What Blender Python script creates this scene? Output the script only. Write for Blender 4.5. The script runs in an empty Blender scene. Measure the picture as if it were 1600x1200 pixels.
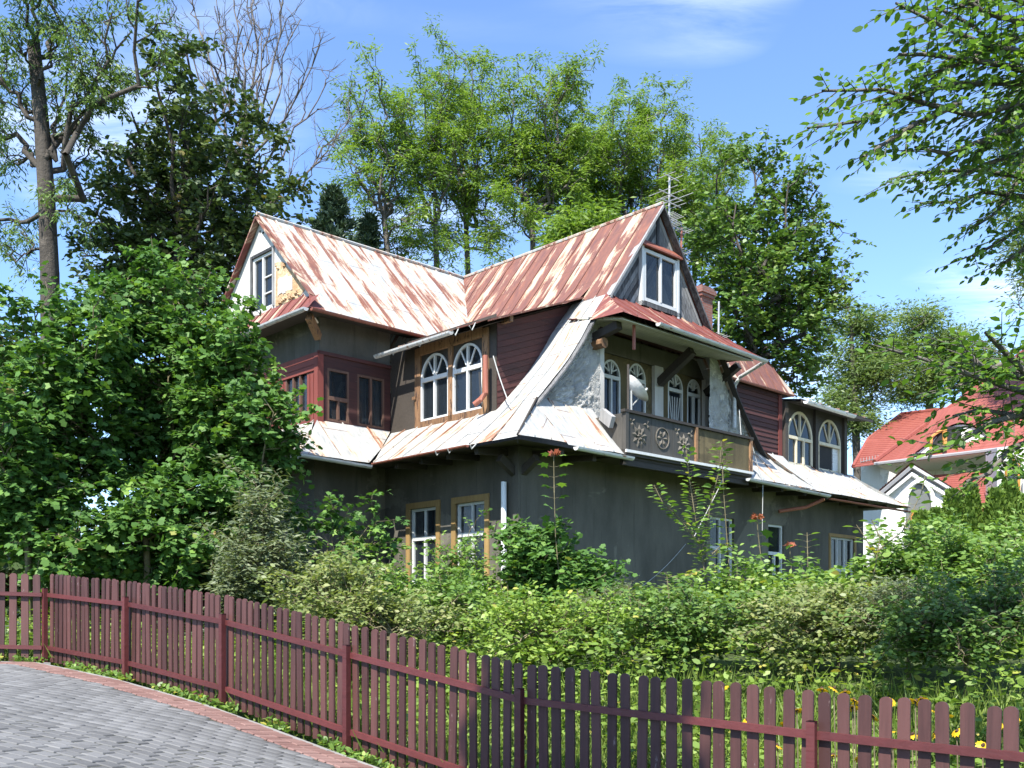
import bpy, math, random
import numpy as np
from mathutils import Vector, Quaternion
R = math.radians
scene = bpy.context.scene
COL = scene.collection

# ---------------------------------------------------------------- camera, light, exposure
cam_d = bpy.data.cameras.new('camera'); cam = bpy.data.objects.new('camera', cam_d); COL.objects.link(cam)
cam.location = (0, 0, 0); cam.rotation_euler = (R(90), 0, 0)
cam_d.sensor_width = 36; cam_d.lens = 34.63; cam_d.shift_y = 0.225; cam_d.clip_end = 3000; cam_d.clip_start = 0.1
scene.camera = cam
SUN_AZ = (-0.3755, -0.9268); SUN_EL = 52.0
world = bpy.data.worlds.new('World'); scene.world = world; world.use_nodes = True
def build_world():
    nt = world.node_tree; N = nt.nodes; L = nt.links; N.clear()
    out = N.new('ShaderNodeOutputWorld'); bg = N.new('ShaderNodeBackground'); bg.inputs['Strength'].default_value = 0.122
    sky = N.new('ShaderNodeTexSky'); sky.sky_type = 'NISHITA'; sky.sun_disc = False
    sky.sun_elevation = R(SUN_EL); sky.sun_rotation = math.atan2(SUN_AZ[0], SUN_AZ[1]) % (2*math.pi)
    sky.altitude = 800; sky.air_density = 1.0; sky.dust_density = 0.35; sky.ozone_density = 2.2
    tc = N.new('ShaderNodeTexCoord'); sep = N.new('ShaderNodeSeparateXYZ'); L.new(tc.outputs['Generated'], sep.inputs[0])
    # thin cirrus on a high flat layer: direction / height
    zz = N.new('ShaderNodeMath'); zz.operation = 'MAXIMUM'; zz.inputs[1].default_value = 0.08; L.new(sep.outputs['Z'], zz.inputs[0])
    dx = N.new('ShaderNodeMath'); dx.operation = 'DIVIDE'; L.new(sep.outputs['X'], dx.inputs[0]); L.new(zz.outputs[0], dx.inputs[1])
    dy = N.new('ShaderNodeMath'); dy.operation = 'DIVIDE'; L.new(sep.outputs['Y'], dy.inputs[0]); L.new(zz.outputs[0], dy.inputs[1])
    cb = N.new('ShaderNodeCombineXYZ'); L.new(dx.outputs[0], cb.inputs[0]); L.new(dy.outputs[0], cb.inputs[1])
    mp = N.new('ShaderNodeMapping'); mp.inputs['Rotation'].default_value = (0, 0, R(28)); mp.inputs['Scale'].default_value = (1.1, 3.6, 1); mp.inputs['Location'].default_value = (CLOUD_OFF[0], CLOUD_OFF[1], 0)
    L.new(cb.outputs[0], mp.inputs[0])
    n1 = N.new('ShaderNodeTexNoise'); n1.inputs['Scale'].default_value = 2.2; n1.inputs['Detail'].default_value = 9; n1.inputs['Roughness'].default_value = 0.62; n1.inputs['Distortion'].default_value = 0.5
    L.new(mp.outputs[0], n1.inputs['Vector'])
    mp2 = N.new('ShaderNodeMapping'); mp2.inputs['Location'].default_value = (CLOUD_OFF[2], CLOUD_OFF[3], 0); L.new(cb.outputs[0], mp2.inputs[0])
    n2 = N.new('ShaderNodeTexNoise'); n2.inputs['Scale'].default_value = 0.9; n2.inputs['Detail'].default_value = 2
    L.new(mp2.outputs[0], n2.inputs['Vector'])
    r1 = N.new('ShaderNodeMapRange'); r1.inputs['From Min'].default_value = 0.36; r1.inputs['From Max'].default_value = 0.70; L.new(n1.outputs['Fac'], r1.inputs['Value'])
    r2 = N.new('ShaderNodeMapRange'); r2.inputs['From Min'].default_value = 0.50; r2.inputs['From Max'].default_value = 0.64; L.new(n2.outputs['Fac'], r2.inputs['Value'])
    mul = N.new('ShaderNodeMath'); mul.operation = 'MULTIPLY'; L.new(r1.outputs[0], mul.inputs[0]); L.new(r2.outputs[0], mul.inputs[1])
    m3 = N.new('ShaderNodeMath'); m3.operation = 'MULTIPLY'; m3.inputs[1].default_value = 0.55; L.new(mul.outputs[0], m3.inputs[0])
    mix = N.new('ShaderNodeMixRGB'); mix.inputs[2].default_value = (7.4, 7.9, 8.6, 1)
    tint = N.new('ShaderNodeMixRGB'); tint.blend_type = 'MULTIPLY'; tint.inputs[0].default_value = 1; tint.inputs[2].default_value = (0.94, 1.05, 1.20, 1); L.new(sky.outputs[0], tint.inputs[1])
    L.new(m3.outputs[0], mix.inputs[0]); L.new(tint.outputs[0], mix.inputs[1]); L.new(mix.outputs[0], bg.inputs[0]); L.new(bg.outputs[0], out.inputs[0])
CLOUD_OFF = (0.3, 0.2, 2.3, 0.6)
build_world()
sun_d = bpy.data.lights.new('sun', 'SUN'); sun = bpy.data.objects.new('sun', sun_d); COL.objects.link(sun)
sun_d.energy = 5.0; sun_d.angle = R(0.53); sun_d.color = (1.0, 0.955, 0.88)
ce = math.cos(R(SUN_EL)); sdir = Vector((SUN_AZ[0]*ce, SUN_AZ[1]*ce, math.sin(R(SUN_EL)))).normalized()
sun.rotation_euler = sdir.to_track_quat('Z', 'Y').to_euler(); sun.location = (-20, -34, 50)
scene.cycles.max_bounces = 5; scene.cycles.diffuse_bounces = 3; scene.cycles.glossy_bounces = 2; scene.cycles.transmission_bounces = 3; scene.cycles.transparent_max_bounces = 6
scene.view_settings.view_transform = 'Standard'; scene.view_settings.look = 'None'
scene.view_settings.exposure = 1.27; scene.view_settings.gamma = 1.0; scene.view_settings.use_curve_mapping = False

# ---------------------------------------------------------------- materials
def lin(r, g, b):
    f = lambda c: ((c/255+0.055)/1.055)**2.4 if c/255 > 0.04045 else c/255/12.92
    return (f(r), f(g), f(b), 1)
def new_mat(name):
    m = bpy.data.materials.new(name); m.use_nodes = True
    nt = m.node_tree; b = nt.nodes['Principled BSDF']
    return m, nt, nt.nodes, nt.links, b
def noise(N, L, vec, scale, detail=4, rough=0.55, dist=0):
    n = N.new('ShaderNodeTexNoise'); n.inputs['Scale'].default_value = scale; n.inputs['Detail'].default_value = detail
    n.inputs['Roughness'].default_value = rough; n.inputs['Distortion'].default_value = dist
    if vec is not None: L.new(vec, n.inputs['Vector'])
    return n
def mapping(N, L, vec, scale=(1, 1, 1), loc=(0, 0, 0)):
    m = N.new('ShaderNodeMapping'); m.inputs['Scale'].default_value = scale; m.inputs['Location'].default_value = loc
    L.new(vec, m.inputs[0]); return m.outputs[0]
def ramp(N, L, fac, stops):
    r = N.new('ShaderNodeValToRGB'); e = r.color_ramp.elements
    while len(e) < len(stops): e.new(0.5)
    for i, (p, c) in enumerate(stops):
        e[i].position = p; e[i].color = c if len(c) == 4 else (*c, 1)
    L.new(fac, r.inputs[0]); return r
def mixc(N, L, fac, a, b, mode='MIX'):
    m = N.new('ShaderNodeMixRGB'); m.blend_type = mode
    for i, x in ((0, fac), (1, a), (2, b)):
        if hasattr(x, 'links'): L.new(x, m.inputs[i])
        else: m.inputs[i].default_value = x if i == 0 else (x if len(x) == 4 else (*x, 1))
    return m.outputs[0]
def bump(N, L, b, h, strength=0.3, dist=0.02):
    bp = N.new('ShaderNodeBump'); bp.inputs['Strength'].default_value = strength; bp.inputs['Distance'].default_value = dist
    L.new(h, bp.inputs['Height']); L.new(bp.outputs[0], b.inputs['Normal'])
def math_n(N, L, op, a, b=None):
    m = N.new('ShaderNodeMath'); m.operation = op
    for i, x in ((0, a), (1, b)):
        if x is None: continue
        if hasattr(x, 'links'): L.new(x, m.inputs[i])
        else: m.inputs[i].default_value = x
    return m.outputs[0]

def mat_roof(name, paint, rust_a, rust_b, amount):
    """Painted sheet metal: streaks of rust run down the slope (UV v = down slope, u = across)."""
    m, nt, N, L, b = new_mat(name)
    uv = N.new('ShaderNodeUVMap').outputs[0]; oi = N.new('ShaderNodeObjectInfo')
    off = N.new('ShaderNodeVectorMath'); off.operation = 'ADD'
    sc = N.new('ShaderNodeVectorMath'); sc.operation = 'SCALE'; sc.inputs['Scale'].default_value = 37.0
    cb = N.new('ShaderNodeCombineXYZ'); L.new(oi.outputs['Random'], cb.inputs[0]); L.new(oi.outputs['Random'], cb.inputs[1])
    L.new(cb.outputs[0], sc.inputs[0]); L.new(uv, off.inputs[0]); L.new(sc.outputs[0], off.inputs[1])
    v = off.outputs[0]
    big = noise(N, L, mapping(N, L, v, (1.5, 0.42, 1)), 1.5, 3, 0.6, 0.4)
    streak = noise(N, L, mapping(N, L, v, (5.0, 0.38, 1)), 1.5, 7, 0.62, 0.25)
    fine = noise(N, L, mapping(N, L, v, (16, 7, 1)), 2.0, 5, 0.7)
    rnd = math_n(N, L, 'MULTIPLY', oi.outputs['Random'], 0.13)
    s = math_n(N, L, 'ADD', math_n(N, L, 'MULTIPLY', big.outputs['Fac'], 0.85), math_n(N, L, 'MULTIPLY', streak.outputs['Fac'], 0.75))
    s = math_n(N, L, 'ADD', s, math_n(N, L, 'MULTIPLY', fine.outputs['Fac'], 0.22))
    s = math_n(N, L, 'ADD', s, rnd)
    # rust creeps out from the standing seam at the edge of each sheet
    sx = N.new('ShaderNodeSeparateXYZ'); L.new(uv, sx.inputs[0])
    mr = N.new('ShaderNodeMapRange'); mr.inputs['From Min'].default_value = 0.0; mr.inputs['From Max'].default_value = 0.30; mr.inputs['To Min'].default_value = 0.11; mr.inputs['To Max'].default_value = 0.0; L.new(sx.outputs[0], mr.inputs['Value'])
    s = math_n(N, L, 'ADD', s, mr.outputs[0])
    s = math_n(N, L, 'ADD', s, amount - 0.975)
    mask = ramp(N, L, s, [(0.45, (0, 0, 0)), (0.55, (1, 1, 1))])
    rust = ramp(N, L, noise(N, L, mapping(N, L, v, (3, 0.8, 1), (5, 2, 0)), 2.2, 6, 0.7).outputs['Fac'],
                [(0.30, rust_a), (0.52, [0.5*(x+y) for x, y in zip(rust_a, rust_b)]), (0.68, rust_b)])
    halo = ramp(N, L, s, [(0.36, (0, 0, 0)), (0.50, (1, 1, 1))])
    dirty = noise(N, L, mapping(N, L, v, (4, 1.2, 1), (9, 1, 0)), 3, 5, 0.7)
    pc = ramp(N, L, dirty.outputs['Fac'], [(0.30, [x*0.62 for x in paint]), (0.62, paint)])
    pc2 = mixc(N, L, math_n(N, L, 'MULTIPLY', halo.outputs[0], 0.55), pc.outputs[0], (0.62, 0.42, 0.24))
    c = mixc(N, L, mask.outputs[0], pc2, rust.outputs[0])
    # lap joint between sheet lengths
    lap = math_n(N, L, 'FRACT', math_n(N, L, 'ADD', math_n(N, L, 'MULTIPLY', sx.outputs[1], 0.53), oi.outputs['Random']))
    lm = ramp(N, L, lap, [(0.0, (1, 1, 1)), (0.012, (1, 1, 1)), (0.016, (0, 0, 0))])
    c = mixc(N, L, math_n(N, L, 'MULTIPLY', lm.outputs[0], 0.7), c, (0.10, 0.045, 0.03))
    L.new(c, b.inputs['Base Color'])
    rr = ramp(N, L, mask.outputs[0], [(0.0, (0.42,)*3), (1.0, (0.72,)*3)]); L.new(rr.outputs[0], b.inputs['Roughness'])
    dent = noise(N, L, mapping(N, L, v, (2.0, 0.8, 1), (2, 7, 0)), 1.6, 2)
    hh = math_n(N, L, 'ADD', math_n(N, L, 'ADD', math_n(N, L, 'MULTIPLY', dent.outputs['Fac'], 1.0), math_n(N, L, 'MULTIPLY', lap, 0.25)), math_n(N, L, 'MULTIPLY', fine.outputs['Fac'], 0.10))
    bump(N, L, b, hh, 0.5, 0.05)
    return m
def mat_wall(name, ca, cb_, scale=1.2, streak=True, bs=0.35, rough=0.9, fs=30, dist=0.01):
    m, nt, N, L, b = new_mat(name)
    tc = N.new('ShaderNodeTexCoord').outputs['Object']
    n1 = noise(N, L, mapping(N, L, tc, (1, 1, 0.35 if streak else 1)), scale, 6, 0.65)
    n2 = noise(N, L, tc, fs, 4, 0.7)
    r = ramp(N, L, n1.outputs['Fac'], [(0.32, ca), (0.66, cb_)])
    c = mixc(N, L, 0.25, r.outputs[0], n2.outputs['Color'], 'OVERLAY') if False else mixc(N, L, math_n(N, L, 'MULTIPLY', n2.outputs['Fac'], 0.5), r.outputs[0], [x*0.6 for x in ca[:3]])
    n3 = noise(N, L, tc, scale*0.55, 5, 0.7, 0.8); pt = ramp(N, L, n3.outputs['Fac'], [(0.56, (0, 0, 0)), (0.60, (0.45,)*3)])
    c = mixc(N, L, pt.outputs[0], c, [min(1, x*1.35) for x in cb_[:3]])
    n4 = noise(N, L, mapping(N, L, tc, (3.5, 3.5, 0.22)), 1.4, 5, 0.7); dr = ramp(N, L, n4.outputs['Fac'], [(0.57, (0, 0, 0)), (0.70, (0.6,)*3)])
    c = mixc(N, L, dr.outputs[0], c, [x*0.45 for x in ca[:3]])
    L.new(c, b.inputs['Base Color']); b.inputs['Roughness'].default_value = rough
    bump(N, L, b, n2.outputs['Fac'], bs, dist)
    return m
def mat_wood(name, ca, cb_, axis=2, rough=0.75, chip=None, chip_amt=0.42, rnd=0.25):
    """Grain along the given object axis; optional bare chips showing through paint."""
    m, nt, N, L, b = new_mat(name)
    tc = N.new('ShaderNodeTexCoord').outputs['Object']; oi = N.new('ShaderNodeObjectInfo')
    ad = N.new('ShaderNodeVectorMath'); ad.operation = 'ADD'; L.new(tc, ad.inputs[0])
    sc = N.new('ShaderNodeCombineXYZ')
    for i in range(3): L.new(math_n(N, L, 'MULTIPLY', oi.outputs['Random'], 13.0 + i), sc.inputs[i])
    L.new(sc.outputs[0], ad.inputs[1])
    s = [14.0, 14.0, 14.0]; s[axis] = 0.9
    n1 = noise(N, L, mapping(N, L, ad.outputs[0], tuple(s)), 1.6, 6, 0.7, 0.3)
    n2 = noise(N, L, ad.outputs[0], 1.4, 4)
    f = math_n(N, L, 'ADD', math_n(N, L, 'MULTIPLY', n1.outputs['Fac'], 0.65), math_n(N, L, 'MULTIPLY', n2.outputs['Fac'], 0.35))
    f = math_n(N, L, 'ADD', f, math_n(N, L, 'MULTIPLY', math_n(N, L, 'SUBTRACT', oi.outputs['Random'], 0.5), rnd))
    r = ramp(N, L, f, [(0.3, ca), (0.7, cb_)])
    c = r.outputs[0]
    if chip:
        s2 = [9.0, 9.0, 9.0]; s2[axis] = 2.2
        n3 = noise(N, L, mapping(N, L, ad.outputs[0], tuple(s2), (3, 3, 3)), 1.5, 6, 0.75)
        k = ramp(N, L, n3.outputs['Fac'], [(chip_amt-0.03, (1, 1, 1)), (chip_amt+0.02, (0, 0, 0))])
        c = mixc(N, L, k.outputs[0], c, chip)
    L.new(c, b.inputs['Base Color']); b.inputs['Roughness'].default_value = rough
    bump(N, L, b, n1.outputs['Fac'], 0.35, 0.008)
    return m
def mat_plain(name, c, rough=0.6, metal=0, var=0.25, scale=6):
    m, nt, N, L, b = new_mat(name)
    tc = N.new('ShaderNodeTexCoord').outputs['Object']
    n = noise(N, L, tc, scale, 5, 0.65)
    r = ramp(N, L, n.outputs['Fac'], [(0.3, [x*(1-var) for x in c[:3]]), (0.7, [min(1, x*(1+var*0.5)) for x in c[:3]])])
    L.new(r.outputs[0], b.inputs['Base Color']); b.inputs['Roughness'].default_value = rough; b.inputs['Metallic'].default_value = metal
    return m
def mat_leaf(name, stops, trans=0.35, rough=0.45, spec=0.35):
    m, nt, N, L, b = new_mat(name)
    at = N.new('ShaderNodeAttribute'); at.attribute_name = 'lv'
    r = ramp(N, L, at.outputs['Fac'], stops)
    L.new(r.outputs[0], b.inputs['Base Color']); b.inputs['Roughness'].default_value = rough; b.inputs['Specular IOR Level'].default_value = spec
    tr = N.new('ShaderNodeBsdfTranslucent'); c2 = mixc(N, L, 1.0, r.outputs[0], (1.25, 1.35, 0.55), 'MULTIPLY'); L.new(c2, tr.inputs[0])
    mx = N.new('ShaderNodeMixShader'); mx.inputs[0].default_value = trans
    L.new(b.outputs[0], mx.inputs[1]); L.new(tr.outputs[0], mx.inputs[2])
    L.new(mx.outputs[0], N['Material Output'].inputs['Surface'])
    return m
def mat_glass(name, tint=(0.03, 0.04, 0.05), alpha=0.55):
    m, nt, N, L, b = new_mat(name)
    N.remove(b)
    tb = N.new('ShaderNodeBsdfTransparent'); tb.inputs[0].default_value = (0.80, 0.82, 0.81, 1)
    df = N.new('ShaderNodeBsdfDiffuse'); df.inputs[0].default_value = (*tint, 1)
    mx = N.new('ShaderNodeMixShader'); mx.inputs[0].default_value = 1-alpha; L.new(tb.outputs[0], mx.inputs[1]); L.new(df.outputs[0], mx.inputs[2])
    gl = N.new('ShaderNodeBsdfGlossy'); gl.inputs['Roughness'].default_value = 0.03
    fr = N.new('ShaderNodeFresnel'); fr.inputs[0].default_value = 1.45
    tc = N.new('ShaderNodeTexCoord').outputs['Object']; nn = noise(N, L, tc, 3.0, 2)
    bp = N.new('ShaderNodeBump'); bp.inputs['Strength'].default_value = 0.08; bp.inputs['Distance'].default_value = 0.05; L.new(nn.outputs['Fac'], bp.inputs['Height'])
    L.new(bp.outputs[0], gl.inputs['Normal']); L.new(bp.outputs[0], fr.inputs['Normal'])
    m2 = N.new('ShaderNodeMixShader'); L.new(fr.outputs[0], m2.inputs[0]); L.new(mx.outputs[0], m2.inputs[1]); L.new(gl.outputs[0], m2.inputs[2])
    L.new(m2.outputs[0], N['Material Output'].inputs['Surface'])
    return m

M = {}
MAROON = (0.088, 0.038, 0.036); ORANGE = (0.22, 0.085, 0.05); PAINT = (0.38, 0.405, 0.40); CREAM = (0.40, 0.35, 0.29)
M['roof_pale'] = mat_roof('roof_pale_paint', PAINT, (0.115, 0.046, 0.036), (0.23, 0.092, 0.055), 0.42)
M['roof_rust'] = mat_roof('roof_rusty', CREAM, MAROON, (0.21, 0.08, 0.048), 0.57)
M['roof_skirt'] = mat_roof('roof_skirt_paint', (0.40, 0.405, 0.39), (0.17, 0.066, 0.042), (0.30, 0.15, 0.08), 0.30)
M['roof_red'] = mat_roof('roof_maroon', CREAM, (0.10, 0.03, 0.027), (0.20, 0.052, 0.036), 0.62)
M['plaster'] = mat_wall('grey_plaster', (0.058, 0.053, 0.041), (0.140, 0.128, 0.102), 0.9)
M['stucco'] = mat_wall('rough_stucco', (0.30, 0.295, 0.275), (0.56, 0.55, 0.515), 3.5, False, 1.0, 0.95, 14, 0.06)
M['white_plaster'] = mat_wall('white_plaster', (0.45, 0.43, 0.39), (0.62, 0.61, 0.58), 1.6, True, 0.2)
M['plank_red'] = mat_wood('red_brown_plank', (0.030, 0.009, 0.008), (0.080, 0.021, 0.017), 0, chip=(0.11, 0.08, 0.07), chip_amt=0.33)
M['board_red'] = mat_wood('red_board', (0.11, 0.022, 0.017), (0.19, 0.042, 0.03), 2, chip=(0.10, 0.04, 0.03), chip_amt=0.36)
M['wood_grey'] = mat_wood('weathered_grey_board', (0.020, 0.020, 0.021), (0.28, 0.278, 0.275), 2, rnd=0.45)
M['wood_dark'] = mat_wood('dark_timber', (0.018, 0.014, 0.011), (0.050, 0.040, 0.031), 0)
M['wood_carved'] = mat_wood('carved_dark_board', (0.026, 0.024, 0.020), (0.078, 0.071, 0.060), 2)
M['relief'] = mat_wood('carved_relief', (0.075, 0.066, 0.052), (0.16, 0.14, 0.11), 2)
M['wood_tan'] = mat_wood('bleached_tan_wood', (0.115, 0.058, 0.027), (0.31, 0.175, 0.085), 2, chip=(0.06, 0.032, 0.02), chip_amt=0.44)
M['wood_brown'] = mat_wood('dark_brown_frame', (0.055, 0.026, 0.018), (0.13, 0.068, 0.045), 2, chip=(0.34, 0.32, 0.29), chip_amt=0.34)
M['ochre'] = mat_wood('ochre_trim', (0.22, 0.135, 0.045), (0.34, 0.225, 0.085), 2, chip=(0.17, 0.10, 0.06), chip_amt=0.38)
M['white_wood'] = mat_wood('flaking_white_paint', (0.44, 0.45, 0.44), (0.60, 0.61, 0.60), 2, chip=(0.30, 0.24, 0.19), chip_amt=0.36, rnd=0.1)
M['cream_wood'] = mat_wood('yellowed_white_paint', (0.42, 0.37, 0.25), (0.62, 0.56, 0.42), 2, chip=(0.22, 0.16, 0.10), chip_amt=0.37, rnd=0.1)
M['olive'] = mat_wall('olive_stained_plaster', (0.055, 0.042, 0.018), (0.15, 0.115, 0.055), 2.0)
M['soffit'] = mat_wood('pale_green_soffit_board', (0.33, 0.33, 0.25), (0.47, 0.46, 0.36), 0)
M['metal_pale'] = mat_wood('galvanised_gutter', (0.36, 0.37, 0.37), (0.60, 0.61, 0.60), 0, 0.5, chip=(0.22, 0.11, 0.06), chip_amt=0.40)
M['metal_rust'] = mat_wood('rusty_pipe', (0.15, 0.045, 0.03), (0.30, 0.10, 0.06), 2, 0.6, chip=(0.5, 0.35, 0.28), chip_amt=0.36)
M['pipe_white'] = mat_wood('white_pipe', (0.66, 0.68, 0.69), (0.78, 0.79, 0.80), 2, 0.45, chip=(0.33, 0.13, 0.08), chip_amt=0.37)
M['wire'] = mat_plain('grey_wire', (0.40, 0.40, 0.38), 0.5)
M['wire_dark'] = mat_plain('dark_wire', (0.04, 0.04, 0.04), 0.5)
M['alu'] = mat_plain('dull_aluminium', (0.42, 0.42, 0.40), 0.45, 0.4)
M['dish'] = mat_plain('white_dish', (0.72, 0.72, 0.70), 0.4)
M['dark'] = mat_plain('dark_interior', (0.018, 0.018, 0.018), 0.9)
M['room'] = mat_plain('room_wall', (0.10, 0.095, 0.085), 0.9)
M['curtain'] = mat_plain('white_curtain', (0.36, 0.36, 0.35), 0.9, 0, 0.35, 9)
M['curtain_blue'] = mat_plain('blue_grey_curtain', (0.12, 0.13, 0.14), 0.9, 0, 0.2, 5)
M['glass'] = mat_glass('window_glass')
M['lathing'] = mat_wall('exposed_lath_and_clay', (0.42, 0.25, 0.12), (0.66, 0.50, 0.32), 3.0, False, 0.9, 0.95, 18, 0.04)
M['lath'] = mat_wood('grey_lath', (0.40, 0.39, 0.38), (0.62, 0.61, 0.60), 2)
def mat_brick(name, c1, c2, mortar, sc=1.0):
    m, nt, N, L, b = new_mat(name)
    tc = N.new('ShaderNodeTexCoord').outputs['UV']
    br = N.new('ShaderNodeTexBrick'); br.inputs['Color1'].default_value = (*c1, 1); br.inputs['Color2'].default_value = (*c2, 1); br.inputs['Mortar'].default_value = (*mortar, 1)
    br.inputs['Scale'].default_value = sc; br.inputs['Brick Width'].default_value = 0.25; br.inputs['Row Height'].default_value = 0.075; br.inputs['Mortar Size'].default_value = 0.008
    L.new(tc, br.inputs['Vector']); nn = noise(N, L, tc, 9, 4)
    c = mixc(N, L, math_n(N, L, 'MULTIPLY', nn.outputs['Fac'], 0.7), br.outputs['Color'], (0.07, 0.04, 0.035))
    L.new(c, b.inputs['Base Color']); b.inputs['Roughness'].default_value = 0.9; bump(N, L, b, br.outputs['Fac'], -0.6, 0.02)
    return m
M['brick'] = mat_brick('chimney_brick', (0.23, 0.075, 0.05), (0.30, 0.11, 0.075), (0.22, 0.19, 0.17))
def mat_tiles(name):
    m, nt, N, L, b = new_mat(name)
    tc = N.new('ShaderNodeTexCoord').outputs['UV']
    br = N.new('ShaderNodeTexBrick'); br.inputs['Color1'].default_value = (0.19, 0.048, 0.038, 1); br.inputs['Color2'].default_value = (0.25, 0.072, 0.057, 1); br.inputs['Mortar'].default_value = (0.25, 0.06, 0.04, 1)
    br.inputs['Scale'].default_value = 1; br.inputs['Brick Width'].default_value = 0.22; br.inputs['Row Height'].default_value = 4.0; br.inputs['Mortar Size'].default_value = 0.012; br.offset = 0
    L.new(tc, br.inputs['Vector']); nn = noise(N, L, tc, 1.1, 5)
    c = mixc(N, L, math_n(N, L, 'MULTIPLY', nn.outputs['Fac'], 0.35), br.outputs['Color'], (0.28, 0.075, 0.05))
    L.new(c, b.inputs['Base Color']); b.inputs['Roughness'].default_value = 0.6
    return m
M['tiles'] = mat_tiles('red_clay_tiles')
M['villa_white'] = mat_wall('villa_white_render', (0.68, 0.67, 0.64), (0.80, 0.79, 0.76), 1.0, True, 0.1)
M['villa_soffit'] = mat_plain('villa_soffit', (0.62, 0.55, 0.50), 0.7, 0, 0.08)
M['villa_grey'] = mat_plain('villa_grey_trim', (0.24, 0.24, 0.25), 0.6, 0, 0.1)
M['villa_orange'] = mat_plain('villa_orange_frame', (0.50, 0.22, 0.05), 0.5, 0, 0.1)
# the fence
M['picket'] = mat_wood('maroon_brown_picket_paint', (0.042, 0.0145, 0.0125), (0.092, 0.036, 0.031), 2, 0.6, chip=(0.20, 0.15, 0.145), chip_amt=0.325, rnd=0.45)
M['rail'] = mat_wood('dark_red_rail_paint', (0.060, 0.012, 0.012), (0.105, 0.024, 0.023), 0, 0.5, chip=(0.22, 0.14, 0.13), chip_amt=0.29)
def mat_paver(name, ca, cb_, moss=0.0):
    m, nt, N, L, b = new_mat(name)
    oi = N.new('ShaderNodeObjectInfo'); geo = N.new('ShaderNodeNewGeometry')
    n1 = noise(N, L, geo.outputs['Position'], 1.3, 4); n2 = noise(N, L, geo.outputs['Position'], 45, 4, 0.7)
    at = N.new('ShaderNodeAttribute'); at.attribute_name = 'lv'
    rnd = math_n(N, L, 'FRACT', math_n(N, L, 'ADD', oi.outputs['Random'], at.outputs['Fac']))
    f = math_n(N, L, 'ADD', math_n(N, L, 'MULTIPLY', n1.outputs['Fac'], 0.5), math_n(N, L, 'MULTIPLY', rnd, 0.30))
    f = math_n(N, L, 'ADD', f, math_n(N, L, 'MULTIPLY', n2.outputs['Fac'], 0.25))
    r = ramp(N, L, f, [(0.30, ca), (0.75, cb_)])
    L.new(r.outputs[0], b.inputs['Base Color']); b.inputs['Roughness'].default_value = 0.85; bump(N, L, b, n2.outputs['Fac'], 0.4, 0.006)
    return m
M['paver'] = mat_paver('grey_paver', (0.080, 0.080, 0.079), (0.158, 0.158, 0.156))
M['paver_red'] = mat_paver('red_paver', (0.135, 0.068, 0.056), (0.225, 0.135, 0.115))
M['kerb'] = mat_paver('concrete_kerb', (0.16, 0.155, 0.145), (0.27, 0.26, 0.245))
M['soil_joint'] = mat_wall('sandy_joints_with_moss', (0.028, 0.032, 0.018), (0.070, 0.066, 0.048), 2.5, False)
M['ground'] = mat_wall('garden_soil_and_grass', (0.035, 0.055, 0.015), (0.10, 0.14, 0.035), 0.8, False, 0.6, 1.0, 20, 0.05)
M['bark'] = mat_wall('grey_bark', (0.055, 0.048, 0.040), (0.15, 0.135, 0.115), 3.0, True, 0.9, 0.95, 10, 0.05)
M['bark_dark'] = mat_wall('dark_bark', (0.030, 0.025, 0.020), (0.085, 0.072, 0.058), 3.0, True, 0.9, 0.95, 10, 0.05)
M['bark_dead'] = mat_wall('bleached_dead_bark', (0.075, 0.064, 0.056), (0.165, 0.145, 0.13), 3.0, True, 0.6, 0.95, 10, 0.03)
M['stem'] = mat_wall('green_brown_stem', (0.10, 0.085, 0.04), (0.20, 0.17, 0.10), 4.0, True, 0.2)
def G(*c): return [(p, x) for p, x in c]
M['leaf_ash'] = mat_leaf('ash_leaf', G((0, (0.082, 0.144, 0.030)), (0.5, (0.144, 0.233, 0.041)), (1, (0.239, 0.328, 0.069))), 0.42)
M['leaf_ash_big'] = mat_leaf('old_ash_leaf', G((0, (0.058, 0.104, 0.033)), (0.6, (0.111, 0.182, 0.052)), (1, (0.195, 0.273, 0.091))), 0.35)
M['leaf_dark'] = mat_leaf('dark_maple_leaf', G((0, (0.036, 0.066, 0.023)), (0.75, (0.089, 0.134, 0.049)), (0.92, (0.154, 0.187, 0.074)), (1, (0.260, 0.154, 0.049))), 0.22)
M['leaf_maple'] = mat_leaf('green_maple_leaf', G((0, (0.051, 0.109, 0.024)), (0.6, (0.104, 0.183, 0.040)), (1, (0.190, 0.258, 0.068))), 0.28)
M['leaf_thicket'] = mat_leaf('young_maple_leaf', G((0, (0.047, 0.110, 0.027)), (0.7, (0.097, 0.195, 0.044)), (0.95, (0.195, 0.312, 0.061)), (1, (0.344, 0.173, 0.093))), 0.30, 0.55, 0.22)
M['leaf_willow'] = mat_leaf('willow_leaf', G((0, (0.094, 0.150, 0.056)), (0.6, (0.156, 0.225, 0.081)), (1, (0.231, 0.294, 0.119))), 0.40)
M['leaf_beech'] = mat_leaf('beech_leaf', G((0, (0.050, 0.108, 0.020)), (0.6, (0.101, 0.198, 0.033)), (1, (0.190, 0.297, 0.053))), 0.38, 0.35, 0.45)
M['leaf_shrub'] = mat_leaf('shrub_leaf', G((0, (0.078, 0.148, 0.031)), (0.55, (0.140, 0.239, 0.050)), (0.93, (0.232, 0.337, 0.078)), (1, (0.421, 0.351, 0.070))), 0.34)
M['leaf_weed'] = mat_leaf('weed_leaf', G((0, (0.096, 0.164, 0.030)), (0.5, (0.177, 0.273, 0.049)), (0.9, (0.273, 0.362, 0.076)), (1, (0.491, 0.369, 0.082))), 0.36)
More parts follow.
